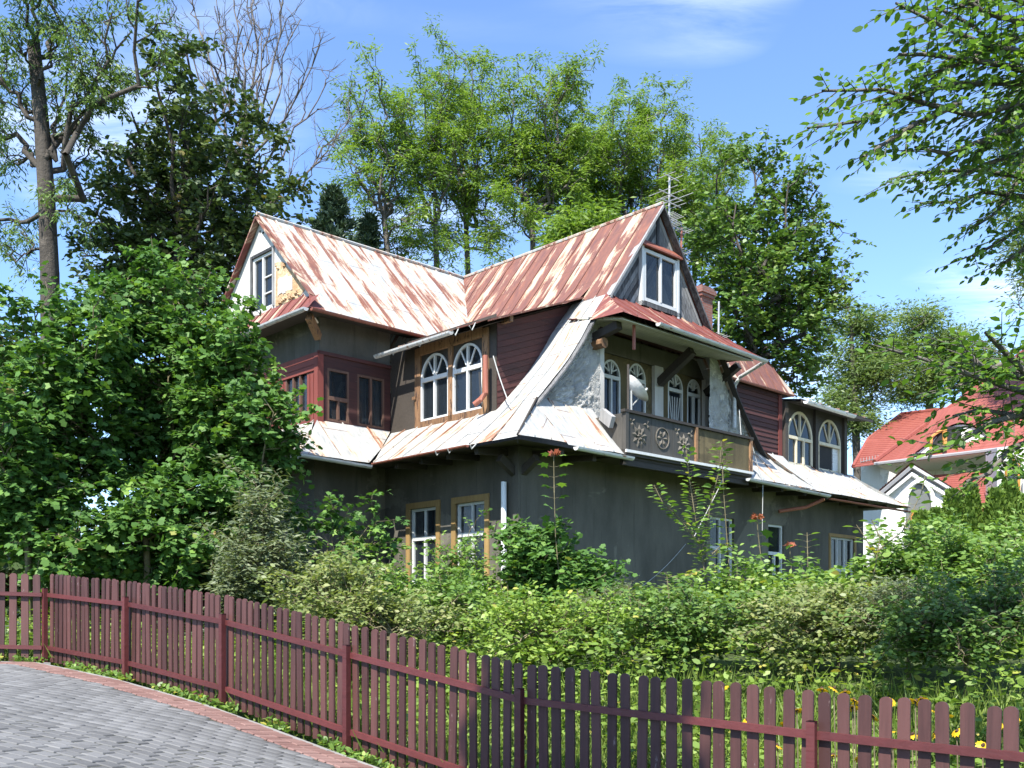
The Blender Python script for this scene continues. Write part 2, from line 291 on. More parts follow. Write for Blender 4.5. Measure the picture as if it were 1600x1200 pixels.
M['leaf_grey'] = mat_leaf('grey_green_leaf', G((0, (0.090, 0.125, 0.060)), (1, (0.200, 0.230, 0.130))), 0.3)
M['leaf_pale'] = mat_leaf('pale_weed_leaf', G((0, (0.13, 0.17, 0.055)), (0.6, (0.20, 0.245, 0.085)), (1, (0.31, 0.31, 0.13))), 0.34)
M['leaf_grass'] = mat_leaf('grass_blade', G((0, (0.090, 0.150, 0.025)), (1, (0.21, 0.28, 0.06))), 0.35)
M['leaf_thuja'] = mat_leaf('thuja_scale', G((0, (0.072, 0.137, 0.023)), (1, (0.169, 0.254, 0.047))), 0.2)
M['leaf_pine'] = mat_leaf('pine_needle', G((0, (0.030, 0.060, 0.036)), (1, (0.078, 0.120, 0.066))), 0.1)
M['leaf_red'] = mat_leaf('red_young_leaf', G((0, (0.22, 0.055, 0.030)), (1, (0.36, 0.12, 0.06))), 0.3)
M['petal'] = mat_leaf('yellow_petal', G((0, (0.62, 0.36, 0.010)), (1, (0.75, 0.50, 0.02))), 0.25)
M['seed'] = mat_plain('dark_flower_centre', (0.06, 0.03, 0.015), 0.9)

# ---------------------------------------------------------------- helpers
def link(name, me, mat, parent=None):
    o = bpy.data.objects.new(name, me); COL.objects.link(o)
    if mat is not None and not me.materials: me.materials.append(mat)
    if parent is not None: o.parent = parent
    return o
def tag(o, label=None, cat=None, group=None, kind=None):
    if label: o['label'] = label
    if cat: o['category'] = cat
    if group: o['group'] = group
    if kind: o['kind'] = kind
    return o
def empty(name, loc, rz=0):
    o = bpy.data.objects.new(name, None); COL.objects.link(o); o.location = loc; o.rotation_euler = (0, 0, rz); o.empty_display_size = 0.2
    return o
class MB:
    def __init__(s): s.v = []; s.f = []; s.uv = []
    def poly(s, pts, uvs=None):
        n = len(s.v); s.v += [tuple(p) for p in pts]; s.f.append(tuple(range(n, n+len(pts))))
        s.uv += list(uvs) if uvs else [(p[0]+p[1], p[2]) for p in pts]
        return s
    def hexa(s, p):   # p: 8 pts, bottom 4 then top 4 (same winding, ccw from above)
        for q in ((3, 2, 1, 0), (4, 5, 6, 7), (0, 1, 5, 4), (1, 2, 6, 5), (2, 3, 7, 6), (3, 0, 4, 7)): s.poly([p[i] for i in q])
        return s
    def box(s, x0, x1, y0, y1, z0, z1):
        return s.hexa([(x0, y0, z0), (x1, y0, z0), (x1, y1, z0), (x0, y1, z0), (x0, y0, z1), (x1, y0, z1), (x1, y1, z1), (x0, y1, z1)])
    def beam(s, a, b, w, h, up=(0, 0, 1)):
        a = Vector(a); b = Vector(b); d = (b-a).normalized(); up = Vector(up); sd = d.cross(up)
        if sd.length < 1e-4: sd = d.cross(Vector((0, 1, 0)))
        sd.normalize(); u = sd.cross(d).normalized(); sd *= w/2; u *= h/2
        return s.hexa([a-sd-u, a+sd-u, b+sd-u, b-sd-u, a-sd+u, a+sd+u, b+sd+u, b-sd+u])
    def tube(s, pts, r, n=8, cap=True):
        pts = [Vector(p) for p in pts]; rs = r if isinstance(r, (list, tuple)) else [r]*len(pts); rings = []
        ref = Vector((0.31, 0.17, 0.93))
        for i, p in enumerate(pts):
            d = (pts[min(i+1, len(pts)-1)]-pts[max(i-1, 0)]).normalized()
            if abs(d.dot(ref)) > 0.95: ref = Vector((0.9, 0.3, 0.1))
            x = d.cross(ref).normalized(); y = d.cross(x)
            rings.append([p+(x*math.cos(2*math.pi*k/n)+y*math.sin(2*math.pi*k/n))*rs[i] for k in range(n)])
        for a, b in zip(rings, rings[1:]):
            for k in range(n): s.poly([a[k], a[(k+1) % n], b[(k+1) % n], b[k]])
        if cap: s.poly(rings[0][::-1]); s.poly(rings[-1])
        return s
    def gutter(s, a, b, r=0.07, n=6):
        a = Vector(a); b = Vector(b); d = (b-a).normalized(); sd = d.cross(Vector((0, 0, 1))).normalized(); up = sd.cross(d)
        for rr, fl in ((r, 0), (r*0.88, 1)):
            ra = [a+sd*math.cos(t)*rr+up*math.sin(t)*rr for t in [math.pi+math.pi*k/n for k in range(n+1)]]
            for k in range(n):
                q = [ra[k], ra[k+1], ra[k+1]+(b-a), ra[k]+(b-a)]
                s.poly(q if fl else q[::-1])
        ra = [a+sd*math.cos(t)*r+up*math.sin(t)*r for t in [math.pi+math.pi*k/n for k in range(n+1)]]
        s.poly(ra); s.poly([p+(b-a) for p in ra][::-1])
        return s
    def build(s, name, mat, parent=None, dz=0.0, smooth=False):
        me = bpy.data.meshes.new(name)
        v = [(p[0], p[1], p[2]+dz) for p in s.v]
        me.from_pydata(v, [], s.f)
        uvl = me.uv_layers.new(name='UVMap')
        flat = np.array(s.uv, dtype=np.float32); 
        uvl.data.foreach_set('uv', flat.ravel())
        me.update()
        if smooth: me.polygons.foreach_set('use_smooth', [True]*len(me.polygons))
        return link(name, me, mat, parent)

def np_mesh(name, verts, faces_flat, k, attr=None, smooth=False):
    """verts (N,3); faces_flat (F,k)"""
    me = bpy.data.meshes.new(name); nv = len(verts); nf = len(faces_flat)
    me.vertices.add(nv); me.vertices.foreach_set('co', np.ascontiguousarray(verts, dtype=np.float32).ravel())
    me.loops.add(nf*k); me.loops.foreach_set('vertex_index', np.ascontiguousarray(faces_flat, dtype=np.int32).ravel())
    me.polygons.add(nf); me.polygons.foreach_set('loop_start', np.arange(0, nf*k, k, dtype=np.int32))
    me.polygons.foreach_set('loop_total', np.full(nf, k, dtype=np.int32))
    if smooth: me.polygons.foreach_set('use_smooth', np.ones(nf, dtype=bool))
    me.update(calc_edges=True)
    if attr is not None:
        a = me.attributes.new('lv', 'FLOAT', 'POINT'); a.data.foreach_set('value', np.ascontiguousarray(attr, dtype=np.float32))
    return me

# ---------------------------------------------------------------- terrain
FX = [-30, -10, -6.66, -4.94, -3.25, -1.58, 0.108, 2.1, 3.1, 6, 14, 40]
FZ = [-.2, -.62, -.72, -.87, -1.09, -1.40, -1.72, -1.83, -1.88, -1.95, -2.0, -2.0]
FENCE = [(-6.66, 14.2), (-4.94, 12.77), (-3.25, 11.28), (-1.58, 9.76), (0.108, 8.29), (2.10, 6.81), (4.05, 5.32), (6.0, 3.83)]
FENCE_L = [(-12.0, 13.7), (-9.4, 13.9), (-6.74, 14.16)]
def g_of_x(x): return np.interp(x, FX, FZ)
def fence_y(x):
    xs = [-40, -12.0, -9.4, -6.66] + [p[0] for p in FENCE[1:]] + [40]
    ys = [13.4, 13.7, 13.9, 14.2] + [p[1] for p in FENCE[1:]] + [-22.2]
    return np.interp(x, xs, ys)
def ground_z(x, y):
    x = np.asarray(x, float); y = np.asarray(y, float)
    g = g_of_x(x); t = np.clip((y-fence_y(x)-0.3)/7.0, 0, 1); t = t*t*(3-2*t)
    far = np.clip((y-30)/60, 0, 1)
    return g + (np.maximum(g, -0.55)-g)*t + far*0.8
def build_ground():
    xs = np.concatenate([np.linspace(-600, -34, 12), np.linspace(-30, 30, 121), np.linspace(34, 600, 12)])
    ys = np.concatenate([np.linspace(-300, -22, 8), np.linspace(-20, 50, 141), np.linspace(54, 900, 14)])
    X, Y = np.meshgrid(xs, ys); Z = ground_z(X, Y)-0.05
    v = np.stack([X, Y, Z], -1).reshape(-1, 3); nx = len(xs); ny = len(ys)
    i = np.arange(nx-1)[None, :] + nx*np.arange(ny-1)[:, None]
    f = np.stack([i, i+1, i+nx+1, i+nx], -1).reshape(-1, 4)
    o = link('ground', np_mesh('ground', v, f, 4, None, True), M['ground']); tag(o, kind='structure')
build_ground()

# ---------------------------------------------------------------- the old house (local axes: u along the right front, v along the left front)
C0 = (0.13, 20.5); HA = R(43.95); ZB = -0.75
HOUSE = empty('old_house', (C0[0], C0[1], ZB), HA)
tag(HOUSE, 'derelict two storey villa with steep rusted sheet metal roofs and grey plaster walls', 'house')
ca_, sa_ = math.cos(HA), math.sin(HA)
def hw(u, v, z): return (C0[0]+u*ca_-v*sa_, C0[1]+u*sa_+v*ca_, z)
DZ = -ZB
def hb(mb, name, mat, parent=None, smooth=False): return mb.build(name, M[mat], parent or HOUSE, DZ, smooth)
rng = random.Random(5)
def pinterp(prof, d):
    xs = [p[0] for p in prof]; zs = [p[1] for p in prof]
    if xs[0] > xs[-1]: xs = xs[::-1]; zs = zs[::-1]
    return float(np.interp(d, xs, zs))
def roof_face(axis, prof, s0, s1, dt, db, mat, parent, width=0.55, rows=10, seam=True, jitter=0.012):
    """A roof face of upright-seamed sheets. axis 'v': strips lie side by side along v and run in u; 'u' the other way."""
    n = max(1, round(abs(s1-s0)/width)); edges = [s0+(s1-s0)*i/n for i in range(n+1)]
    wob = [[rng.uniform(-jitter, jitter) for _ in range(rows+1)] for _ in edges]
    def pt(i, r, lift=0.0, ds=0.0):
        s = edges[i]; a, b = dt(s), db(s); d = a+(b-a)*r/rows
        z = pinterp(prof, d)+wob[i][r]+lift
        return (d, s+ds, z) if axis == 'v' else (s+ds, d, z)
    for i in range(n):
        mb = MB(); acc = [0.0, 0.0]; acc0 = list(acc)
        for r in range(rows):
            p, q, q2, p2 = pt(i, r), pt(i+1, r), pt(i+1, r+1), pt(i, r+1)
            l0 = (Vector(p2)-Vector(p)).length; l1 = (Vector(q2)-Vector(q)).length
            base = edges[i]*1.0
            mb.poly([p, q, q2, p2], [(0, acc[0]), (edges[i+1]-edges[i], acc[1]), (edges[i+1]-edges[i], acc[1]+l1), (0, acc[0]+l0)])
            if seam and i > 0:
                w = 0.014
                a = [pt(i, r, 0, -w), pt(i, r, 0, w), pt(i, r+1, 0, w), pt(i, r+1, 0, -w)]
                b = [pt(i, r, .04, -w), pt(i, r, .04, w), pt(i, r+1, .04, w), pt(i, r+1, .04, -w)]
                uvq = [(0, acc[0]), (.05, acc[0]), (.05, acc[0]+l0), (0, acc[0]+l0)]
                mb.poly(b, uvq); mb.poly([a[0], b[0], b[3], a[3]], uvq); mb.poly([a[1], b[1], b[2], a[2]], uvq)
                if r == rows-1: mb.poly([a[3], b[3], b[2], a[2]], uvq)
            acc[0] += l0; acc[1] += l1
        hb(mb, 'roof_panel', mat, parent)
def roof_poly(pts, mat, parent, name='roof_panel'):
    mb = MB(); o = Vector(pts[0]); e = (Vector(pts[1])-o).normalized(); nrm = e.cross(Vector(pts[2])-o).normalized(); d = nrm.cross(e)
    mb.poly(pts, [((Vector(p)-o).dot(e), (Vector(p)-o).dot(d)) for p in pts]); return hb(mb, name, mat, parent)
UC = 4.69                                        # ridge of the front gable
SWEEP = [(UC, 9.85), (2.75, 7.28), (2.08, 6.50), (1.73, 5.98), (1.31, 5.46), (.72, 4.84), (.33, 4.46), (-.3, 3.97), (-1.0, 3.46)]
BAYP = [(UC, 9.85), (2.95, 7.55), (2.6, 7.27), (-.15, 6.28)]
WINGP = [(7.08, 9.82), (5.0, 7.66), (4.2, 6.83)]
def wing_v(z): return pinterp([(b, a) for a, b in WINGP][::-1], z)
mirror = lambda prof: [(2*UC-a, b) for a, b in prof]
# --- empties-free grouping: each roof is a part with its sheets below it
def base_sheet(name, pts, mat='wood_dark'):
    mb = MB(); mb.poly(pts); return hb(mb, name, mat)
# upper roof: its underside boarding is the part, the sheets are its pieces
main_roof = base_sheet('upper_roof', [(UC, .8, 9.72), (UC, 7.0, 9.72), (2.95, 4.9, 7.44), (2.95, .8, 7.44)])
bay_under = MB(); bay_under.poly([(2.9, .78, 7.36), (2.9, 4.75, 7.36), (-.08, 4.15, 6.20), (-.08, .78, 6.20)])
hb(bay_under, 'eave_soffit', 'wood_dark')
roof_face('u', WINGP, -2.04, 0.95, lambda s: 7.08, lambda s: 4.2, 'roof_pale', main_roof, 0.52)
roof_poly([(-2.04, 4.75, pinterp(WINGP, 4.75)), (-2.04, 4.2, 6.83), (-2.40, 4.2, 6.83)], 'roof_red', main_roof)
def wing_bot(u): return wing_v(pinterp(BAYP, u)) if u > 1.24 else 4.2
roof_face('u', WINGP, 0.95, 4.66, lambda s: 7.08, wing_bot, 'roof_pale', main_roof, 0.52)
roof_face('u', [(7.08, 9.82), (9.96, 6.83)], -2.04, 12.0, lambda s: 7.08, lambda s: 9.96, 'roof_pale', main_roof, 1.1, 3, False)
def main_bot(v):
    if v <= 4.2: return -.15
    z = pinterp(WINGP, v)
    return pinterp([(b, a) for a, b in BAYP][::-1], z)
roof_face('v', BAYP, 0.72, 7.05, lambda s: UC, main_bot, 'roof_rust', main_roof, 0.53, 12)
roof_face('v', SWEEP[:2], -.16, .72, lambda s: UC, lambda s: 2.75, 'roof_rust', main_roof, 0.44, 6)
roof_face('v', mirror(SWEEP[:2]+[(1.5, 5.9)]), -.16, 7.05, lambda s: UC, lambda s: 2*UC-(2.75 if s < 1 else 1.9), 'roof_rust', main_roof, 0.8, 4, False)
# ridge caps, verge boards
for a, b in (((UC, -.18, 9.87), (UC, 7.08, 9.87)), ((-2.06, 7.08, 9.84), (UC, 7.08, 9.86))):
    mb = MB(); mb.tube([a, b], 0.045, 6); hb(mb, 'ridge_cap', 'roof_pale', main_roof)
for (u0, z0), (u1, z1) in (((UC, 9.80), (2.72, 7.20)), ((UC, 9.80), (2*UC-2.72, 7.20))):
    mb = MB(); mb.beam((u0, -.13, z0), (u1, -.13, z1), 0.05, 0.16, (0, 1, 0)); hb(mb, 'verge_board', 'wood_grey', main_roof)
for v1 in (4.62, 9.54):
    mb = MB(); mb.beam((-2.03, 7.08, 9.74), (-2.03, v1, 7.26), 0.04, 0.14, (1, 0, 0)); hb(mb, 'verge_board', 'roof_red' if v1 > 7 else 'roof_rust', main_roof)
mb = MB(); mb.beam((2.75, .70, 7.36), (-.15, .70, 6.25), 0.035, 0.15, (0, 1, 0)); hb(mb, 'verge_board', 'roof_rust', main_roof)
# pent roof strip at the foot of the left gable
pent = base_sheet('pent_roof', [(-1.8, 4.4, 6.86), (-1.8, 9.7, 6.86), (-2.33, 9.9, 6.80), (-2.33, 4.25, 6.80)])
roof_face('v', [(-1.92, 7.42), (-2.40, 6.83)], 4.2, 9.96, lambda s: -1.92 if 4.75 < s < 9.4 else -2.12, lambda s: -2.40, 'roof_red', pent, 0.5, 3)
# sweeping strip beside the gable, down to the skirt, both sides
def hip_v(u): return -1.0+(u+1.0)*(0.86/1.4) if u < .4 else -.14
sweep = base_sheet('sweep_roof', [(2.7, .0, 7.1), (2.7, .95, 7.1), (1.3, .95, 5.3), (1.3, .0, 5.3)])
fine = [2.75+(-1.0-2.75)*i/16 for i in range(17)]
def sweep_strip(vals, mirror_it, mat):
    for a, b in zip(vals, vals[1:]):
        mb = MB(); acc = 0
        for r in range(16):
            u0, u1 = fine[r], fine[r+1]
            row = []
            for u in (u0, u1):
                lo = hip_v(u); va = lo+(1.0-lo)*a; vb = lo+(1.0-lo)*b; row.append((u, va, vb, pinterp(SWEEP, u)+rng.uniform(-.006, .006)))
            (ua, a0, b0, z0), (ub, a1, b1, z1) = row
            mx = (lambda u: 2*UC-u) if mirror_it else (lambda u: u)
            l = math.hypot(ub-ua, z1-z0)
            mb.poly([(mx(ua), a0, z0), (mx(ua), b0, z0), (mx(ub), b1, z1), (mx(ub), a1, z1)], [(a0, acc), (b0, acc), (b1, acc+l), (a1, acc+l)])
            if a > 0:
                mb.poly([(mx(ua), a0-.014, z0+.04), (mx(ua), a0+.014, z0+.04), (mx(ub), a1+.014, z1+.04), (mx(ub), a1-.014, z1+.04)], [(a0, acc), (a0+.03, acc), (a1+.03, acc+l), (a1, acc+l)])
                for s in (-.014, .014): mb.poly([(mx(ua), a0+s, z0), (mx(ua), a0+s, z0+.04), (mx(ub), a1+s, z1+.04), (mx(ub), a1+s, z1)])
            acc += l
        hb(mb, 'roof_panel', mat, sweep)
sweep_strip([0, .36, .70, 1.0], False, 'roof_skirt')
SWR = SWEEP; 
sweep_strip([0, .5, 1.0], True, 'roof_skirt')
for mir in (0, 1):                                # edge board following the sweep
    mb = MB(); pts = []
    for u in fine[:13]: pts.append((2*UC-u if mir else u, -.17, pinterp(SWEEP, u)-.075))
    for a, b in zip(pts, pts[1:]): mb.beam(a, b, 0.035, 0.15, (0, 1, 0))
    hb(mb, 'verge_board', 'wood_grey' if not mir else 'wood_dark', sweep)
mb = MB(); mb.tube([(.42, -.13, 4.56), (-.3, -.57, 4.02), (-1.0, -1.0, 3.49)], 0.022, 6); hb(mb, 'hip_seam', 'wood_dark', sweep)
# skirt roofs
SK = [(.32, 4.44), (-.3, 3.97), (-1.0, 3.46)]
skirt = base_sheet('skirt_roof', [(.25, 1.0, 4.32), (.25, 4.7, 4.32), (-.9, 3.8, 3.45), (-.9, 1.0, 3.45)])
roof_face('v', SK, 1.0, 4.78, lambda s: .32, lambda s: -1.0 if s < 3.75 else -1.0+(s-3.75)/1.05*1.3, 'roof_skirt', skirt, 0.58, 6)
WSK = [(4.82, 4.50), (4.3, 3.98), (3.75, 3.46)]
roof_face('u', WSK, -1.78, .30, lambda s: 4.82, lambda s: 3.75 if s < -1.0 else 3.75+(s+1.0)/1.3*1.05, 'roof_skirt', skirt, 0.6, 6)
roof_face('u', WSK, -2.9, -1.78, lambda s: 3.75+(s+2.9)/1.12*1.07, lambda s: 3.75, 'roof_skirt', skirt, 0.56, 6)
roof_face('v', [(-1.76, 4.50), (-2.9, 3.46)], 3.75, 10.0, lambda s: -1.76 if s > 4.82 else -2.9+(s-3.75)/1.07*1.14, lambda s: -2.9, 'roof_skirt', skirt, 0.6, 5)
FSK = [(-.02, 4.60), (-.5, 4.02), (-1.05, 3.46)]
roof_face('u', FSK, -1.0, .40, lambda s: -1.0+(s+1.0)*(0.86/1.4), lambda s: -1.02, 'roof_skirt', skirt, 0.47, 6)
roof_face('u', FSK, .40, 2.30, lambda s: -.02, lambda s: -1.05, 'roof_skirt', skirt, 0.48, 6)
RSK = [(.84, 4.56), (.1, 3.98), (-1.05, 3.38)]
roof_face('u', [(.0, 4.45), (-.5, 3.92), (-1.05, 3.42)], 7.15, 10.4, lambda s: .0, lambda s: -1.05, 'roof_skirt', skirt, 0.55, 6)
roof_face('u', RSK, 8.4, 16.2, lambda s: .84, lambda s: -1.08, 'roof_skirt', skirt, 0.57, 7)
roof_poly([(15.9, .84, 4.56), (15.9, 6.5, 4.56), (17.0, 6.5, 3.5), (16.2, -1.08, 3.36)], 'roof_skirt', skirt)
# balcony pent roof
proof = base_sheet('balcony_roof', [(2.1, -1.05, 6.40), (7.3, -1.05, 6.40), (7.3, -.02, 6.62), (2.1, -.02, 6.62)], 'soffit')
roof_face('u', [(-.04, 7.30), (-.5, 6.93), (-1.17, 6.47)], 2.02, 7.42, lambda s: -.04 if 2.7 < s < 6.75 else (-.04-1.13*(2.7-s)/.68 if s <= 2.7 else -.04-1.13*(s-6.75)/.67), lambda s: -1.17, 'roof_red', proof, 0.45, 5)
roof_poly([(2.75, -.05, 7.30), (2.00, -1.17, 6.47), (2.06, -.14, 6.52)], 'roof_red', proof)
roof_poly([(6.65, -.05, 7.30), (7.44, -1.17, 6.47), (7.36, -.14, 6.52)], 'roof_red', proof)
for k in range(11):                               # soffit boards
    v0 = -1.04+k*.15; mb = MB(); zz = lambda v: 6.385+(v+1.05)*.213
    mb.hexa([(2.15, v0, zz(v0)-.02), (7.25, v0, zz(v0)-.02), (7.25, v0+.135, zz(v0+.135)-.02), (2.15, v0+.135, zz(v0+.135)-.02), (2.15, v0, zz(v0)-.002), (7.25, v0, zz(v0)-.002), (7.25, v0+.135, zz(v0+.135)-.002), (2.15, v0+.135, zz(v0+.135)-.002)])
    hb(mb, 'soffit_board', 'soffit' if k < 9 else 'plank_red', proof)
# right body roof and its bay shed roof
rroof = base_sheet('side_roof', [(8.2, .75, 6.5), (12.1, .75, 6.5), (11.5, 1.2, 7.4), (8.2, 1.2, 7.4)])
RP = [(1.2, 7.58), (.95, 7.08), (.62, 6.52)]
roof_face('u', RP, 8.1, 12.2, lambda s: 1.2 if s < 11.55 else .62+(12.2-s)/.65*.58+.001, lambda s: .62, 'roof_rust', rroof, 0.5, 6)
roof_poly([(12.2, .62, 6.52), (12.2, 6.0, 6.52), (11.55, 6.0, 7.58), (11.55, 1.2, 7.58)], 'roof_rust', rroof)
roof_poly([(8.0, 1.2, 7.58), (11.55, 1.2, 7.58), (11.55, 7.0, 7.7), (8.0, 7.0, 7.7)], 'roof_rust', rroof)
sroof = base_sheet('shed_roof', [(11.9, .28, 6.26), (16.3, .28, 6.26), (16.3, 3.0, 6.72), (11.9, 3.0, 6.72)])
roof_face('u', [(3.0, 6.80), (.25, 6.33)], 11.9, 16.4, lambda s: 3.0, lambda s: .25, 'roof_pale', sroof, 0.55, 3)
mb = MB(); mb.beam((11.9, .27, 6.28), (16.4, .27, 6.28), 0.03, 0.10); hb(mb, 'fascia', 'wood_dark', sroof)

# --- walls
def wall(name, axis, c, a0, a1, z0, z1, holes, mat, depth=0.28, parent=None):
    mb = MB(); P = (lambda a, z, d: (c+d, a, z)) if axis == 'u' else (lambda a, z, d: (a, c+d, z))
    A_ = sorted({a0, a1, *[h[0] for h in holes], *[h[1] for h in holes]}); Z_ = sorted({z0, z1, *[h[2] for h in holes], *[h[3] for h in holes]})
    for x0, x1 in zip(A_, A_[1:]):
        for y0, y1 in zip(Z_, Z_[1:]):
            if any(h[0] <= x0 and x1 <= h[1] and h[2] <= y0 and y1 <= h[3] for h in holes): continue
            mb.poly([P(x0, y0, 0), P(x1, y0, 0), P(x1, y1, 0), P(x0, y1, 0)], [(x0, y0), (x1, y0), (x1, y1), (x0, y1)])
    for h in holes:
        q = [(h[0], h[2]), (h[1], h[2]), (h[1], h[3]), (h[0], h[3])]
        for (xa, za), (xb, zb) in zip(q, q[1:]+q[:1]):
            mb.poly([P(xa, za, 0), P(xb, zb, 0), P(xb, zb, depth), P(xa, za, depth)])
    return hb(mb, name, mat, parent)
def frame_fn(axis, c): return (lambda a, z, d: (c-d, a, z)) if axis == 'u' else (lambda a, z, d: (a, c-d, z))
def bar(mb, W, a0, a1, z0, z1, d0, d1):
    mb.hexa([W(a0, z0, d0), W(a1, z0, d0), W(a1, z0, d1), W(a0, z0, d1), W(a0, z1, d0), W(a1, z1, d0), W(a1, z1, d1), W(a0, z1, d1)])
def window(axis, c, a0, a1, z0, z1, mat='white_wood', arch=False, transom=None, cols=2, d=-.10, fw=.06, curtain='curtain', cur=((0.0, .3),), ray=2, upper_cols=1, low_open=False, curtain_top=None, parent=None, room=0.55, name='window'):
    """A window: the mesh is the frame with its bars, children are the panes and curtains."""
    W = frame_fn(axis, c); mb = MB(); w = a1-a0; f = fw; e = d+.05; r = w/2; zs = z1-r*1.12 if arch else z1; ac = (a0+a1)/2
    zt = transom if transom else (zs if arch else None)
    bar(mb, W, a0, a0+f, z0, zs, d-.03, e); bar(mb, W, a1-f, a1, z0, zs, d-.03, e); bar(mb, W, a0+f, a1-f, z0, z0+f, d-.03, e)
    if not arch: bar(mb, W, a0+f, a1-f, z1-f, z1, d-.03, e)
    NA = 16
    arc = [(ac-r*math.cos(math.pi*k/NA), zs+r*1.12*math.sin(math.pi*k/NA)) for k in range(NA+1)]
    arci = [(ac-(r-f)*math.cos(math.pi*k/NA), zs+(r*1.12-f)*math.sin(math.pi*k/NA)) for k in range(NA+1)]
    if arch:
        for k in range(NA):
            (x0, y0), (x1, y1) = arc[k], arc[k+1]; (u0, w0), (u1, w1) = arci[k], arci[k+1]
            mb.hexa([W(x0, y0, d-.03), W(x1, y1, d-.03), W(u1, w1, d-.03), W(u0, w0, d-.03), W(x0, y0, e), W(x1, y1, e), W(u1, w1, e), W(u0, w0, e)])
        bar(mb, W, ac-.022, ac+.022, zs+.04, z1-f, d-.02, e+.008)
        for s in (-1, 1) if ray else ():
            for ang in ([58] if ray == 2 else [35, 66]):
                t = R(ang); rr = (r-f)*1.0
                p0 = W(ac+s*.06, zs+.10, d+.02); p1 = W(ac+s*rr*math.cos(t), zs+(r*1.12-f)*math.sin(t), d+.02); mb.beam(p0, p1, .028, .03, (1, 0, 0) if axis == 'u' else (0, 1, 0))
    if zt:
        bar(mb, W, a0+f*.6, a1-f*.6, zt-.045, zt+.045, d-.03, e+.015)
    ztop = (zt-.045) if zt else z1-f
    n = cols; cells = []
    if not low_open:
        for k in range(1, n): x = a0+f+(w-2*f)*k/n; bar(mb, W, x-.028, x+.028, z0+f, ztop, d-.03, e+.01)
        cells += [(a0+f+(w-2*f)*k/n, a0+f+(w-2*f)*(k+1)/n, z0+f, ztop) for k in range(n)]
    if zt and not arch:
        m = upper_cols
        for k in range(1, m): x = a0+f+(w-2*f)*k/m; bar(mb, W, x-.022, x+.022, zt+.045, z1-f, d-.03, e)
        cells += [(a0+f+(w-2*f)*k/m, a0+f+(w-2*f)*(k+1)/m, zt+.045, z1-f) for k in range(m)]
    o = hb(mb, name, mat, parent)
    for (x0, x1, y0, y1) in cells:
        q = [W(x0, y0, d), W(x1, y0, d), W(x1, y1, d), W(x0, y1, d)]; p = MB(); p.poly(q[::-1] if axis == 'u' else q); hb(p, 'pane', 'glass', o)
    if arch:
        q = [W(x, y, d) for x, y in arci]; p = MB(); p.poly(q if axis == 'u' else q[::-1]); hb(p, 'pane', 'glass', o)
    ct = curtain_top or (z1 if not arch else z1-.1)
    for (f0, f1) in cur:                            # hanging cloth with folds, behind the glass
        p = MB(); x0 = a0+w*f0; x1 = a0+w*f1; nn = 14; prev = None
        for k in range(nn+1):
            x = x0+(x1-x0)*k/nn; dd = d-.09-.025*math.sin(k*2.2+x*9)
            if prev: p.poly([W(prev[0], z0+.03, prev[1]), W(x, z0+.03, dd), W(x, ct, dd), W(prev[0], ct, prev[1])])
            prev = (x, dd)
        if curtain: hb(p, 'curtain', curtain, o)
    p = MB(); q = [(a0, z0), (a1, z0), (a1, z1), (a0, z1)]
    p.poly([W(x, y, d-room) for x, y in q])
    for (xa, ya), (xb, yb) in zip(q, q[1:]+q[:1]): p.poly([W(xa, ya, d-.035), W(xb, yb, d-.035), W(xb, yb, d-room), W(xa, ya, d-room)])
    hb(p, 'dark_room', 'room', o)
    return o, arc, zs
def surround(axis, c, a0, a1, z0, z1, mat, w=.13, proud=.03, sill=True, parent=None):
    W = frame_fn(axis, c)
    for nm, (x0, x1, y0, y1) in (('trim_board', (a0-w, a0, z0, z1)), ('trim_board', (a1, a1+w, z0, z1)), ('trim_board', (a0-w, a1+w, z1, z1+w))):
        mb = MB(); bar(mb, W, x0, x1, y0, y1, -.02, proud); hb(mb, nm, mat, parent)
    if sill:
        mb = MB(); bar(mb, W, a0-w-.03, a1+w+.03, z0-.07, z0, -.05, .10); hb(mb, 'sill', 'white_wood', parent)
def spandrel(axis, c, a0, a1, z1, arc, zs, mat, d=-.03, parent=None, name='spandrel'):
    W = frame_fn(axis, c); mb = MB()
    for (x0, y0), (x1, y1) in zip(arc, arc[1:]): mb.poly([W(x0, y0, d), W(x1, y1, d), W(x1, z1, d), W(x0, z1, d)]); mb.poly([W(x0, y0, d), W(x1, y1, d), W(x1, y1, d-.12), W(x0, y0, d-.12)])
    return hb(mb, name, mat, parent)

GF = -0.75
gl = wall('ground_floor_wall', 'u', 0, 0, 4.6, GF, 3.55, [(2.66, 3.62, .60, 2.46), (1.02, 1.98, .60, 2.46)], 'plaster')
for a0, a1, cur in ((2.66, 3.62, ((.05, .30), (.72, .97))), (1.02, 1.98, ((.0, .35), (.55, .98)))):
    window('u', 0, a0, a1, .60, 2.46, transom=1.76, cols=2, upper_cols=2, cur=cur, parent=gl)
    surround('u', 0, a0, a1, .60, 2.46, 'ochre', .14, .03, True, gl)
gr = wall('ground_floor_wall', 'v', 0, 0, 15.2, GF, 3.55, [(6.84, 7.94, .55, 2.52), (9.65, 10.45, .55, 2.5), (13.1, 14.6, .50, 2.34)], 'plaster')
window('v', 0, 6.84, 7.94, .55, 2.52, transom=1.72, cols=2, upper_cols=2, curtain='curtain', cur=((.0, .25), (.5, .62), (.75, 1.0)), parent=gr)
window('v', 0, 9.65, 10.45, .55, 2.5, transom=1.7, cols=2, cur=((.0, .3),), curtain='curtain_blue', parent=gr)
window('v', 0, 13.1, 14.6, .50, 2.34, transom=1.35, cols=3, upper_cols=3, cur=(), parent=gr)
surround('v', 0, 13.1, 14.6, .50, 2.34, 'ochre', .10, .03, True, gr)
surround('v', 0, 6.84, 7.94, .55, 2.52, 'plaster', .16, .025, True, gr)
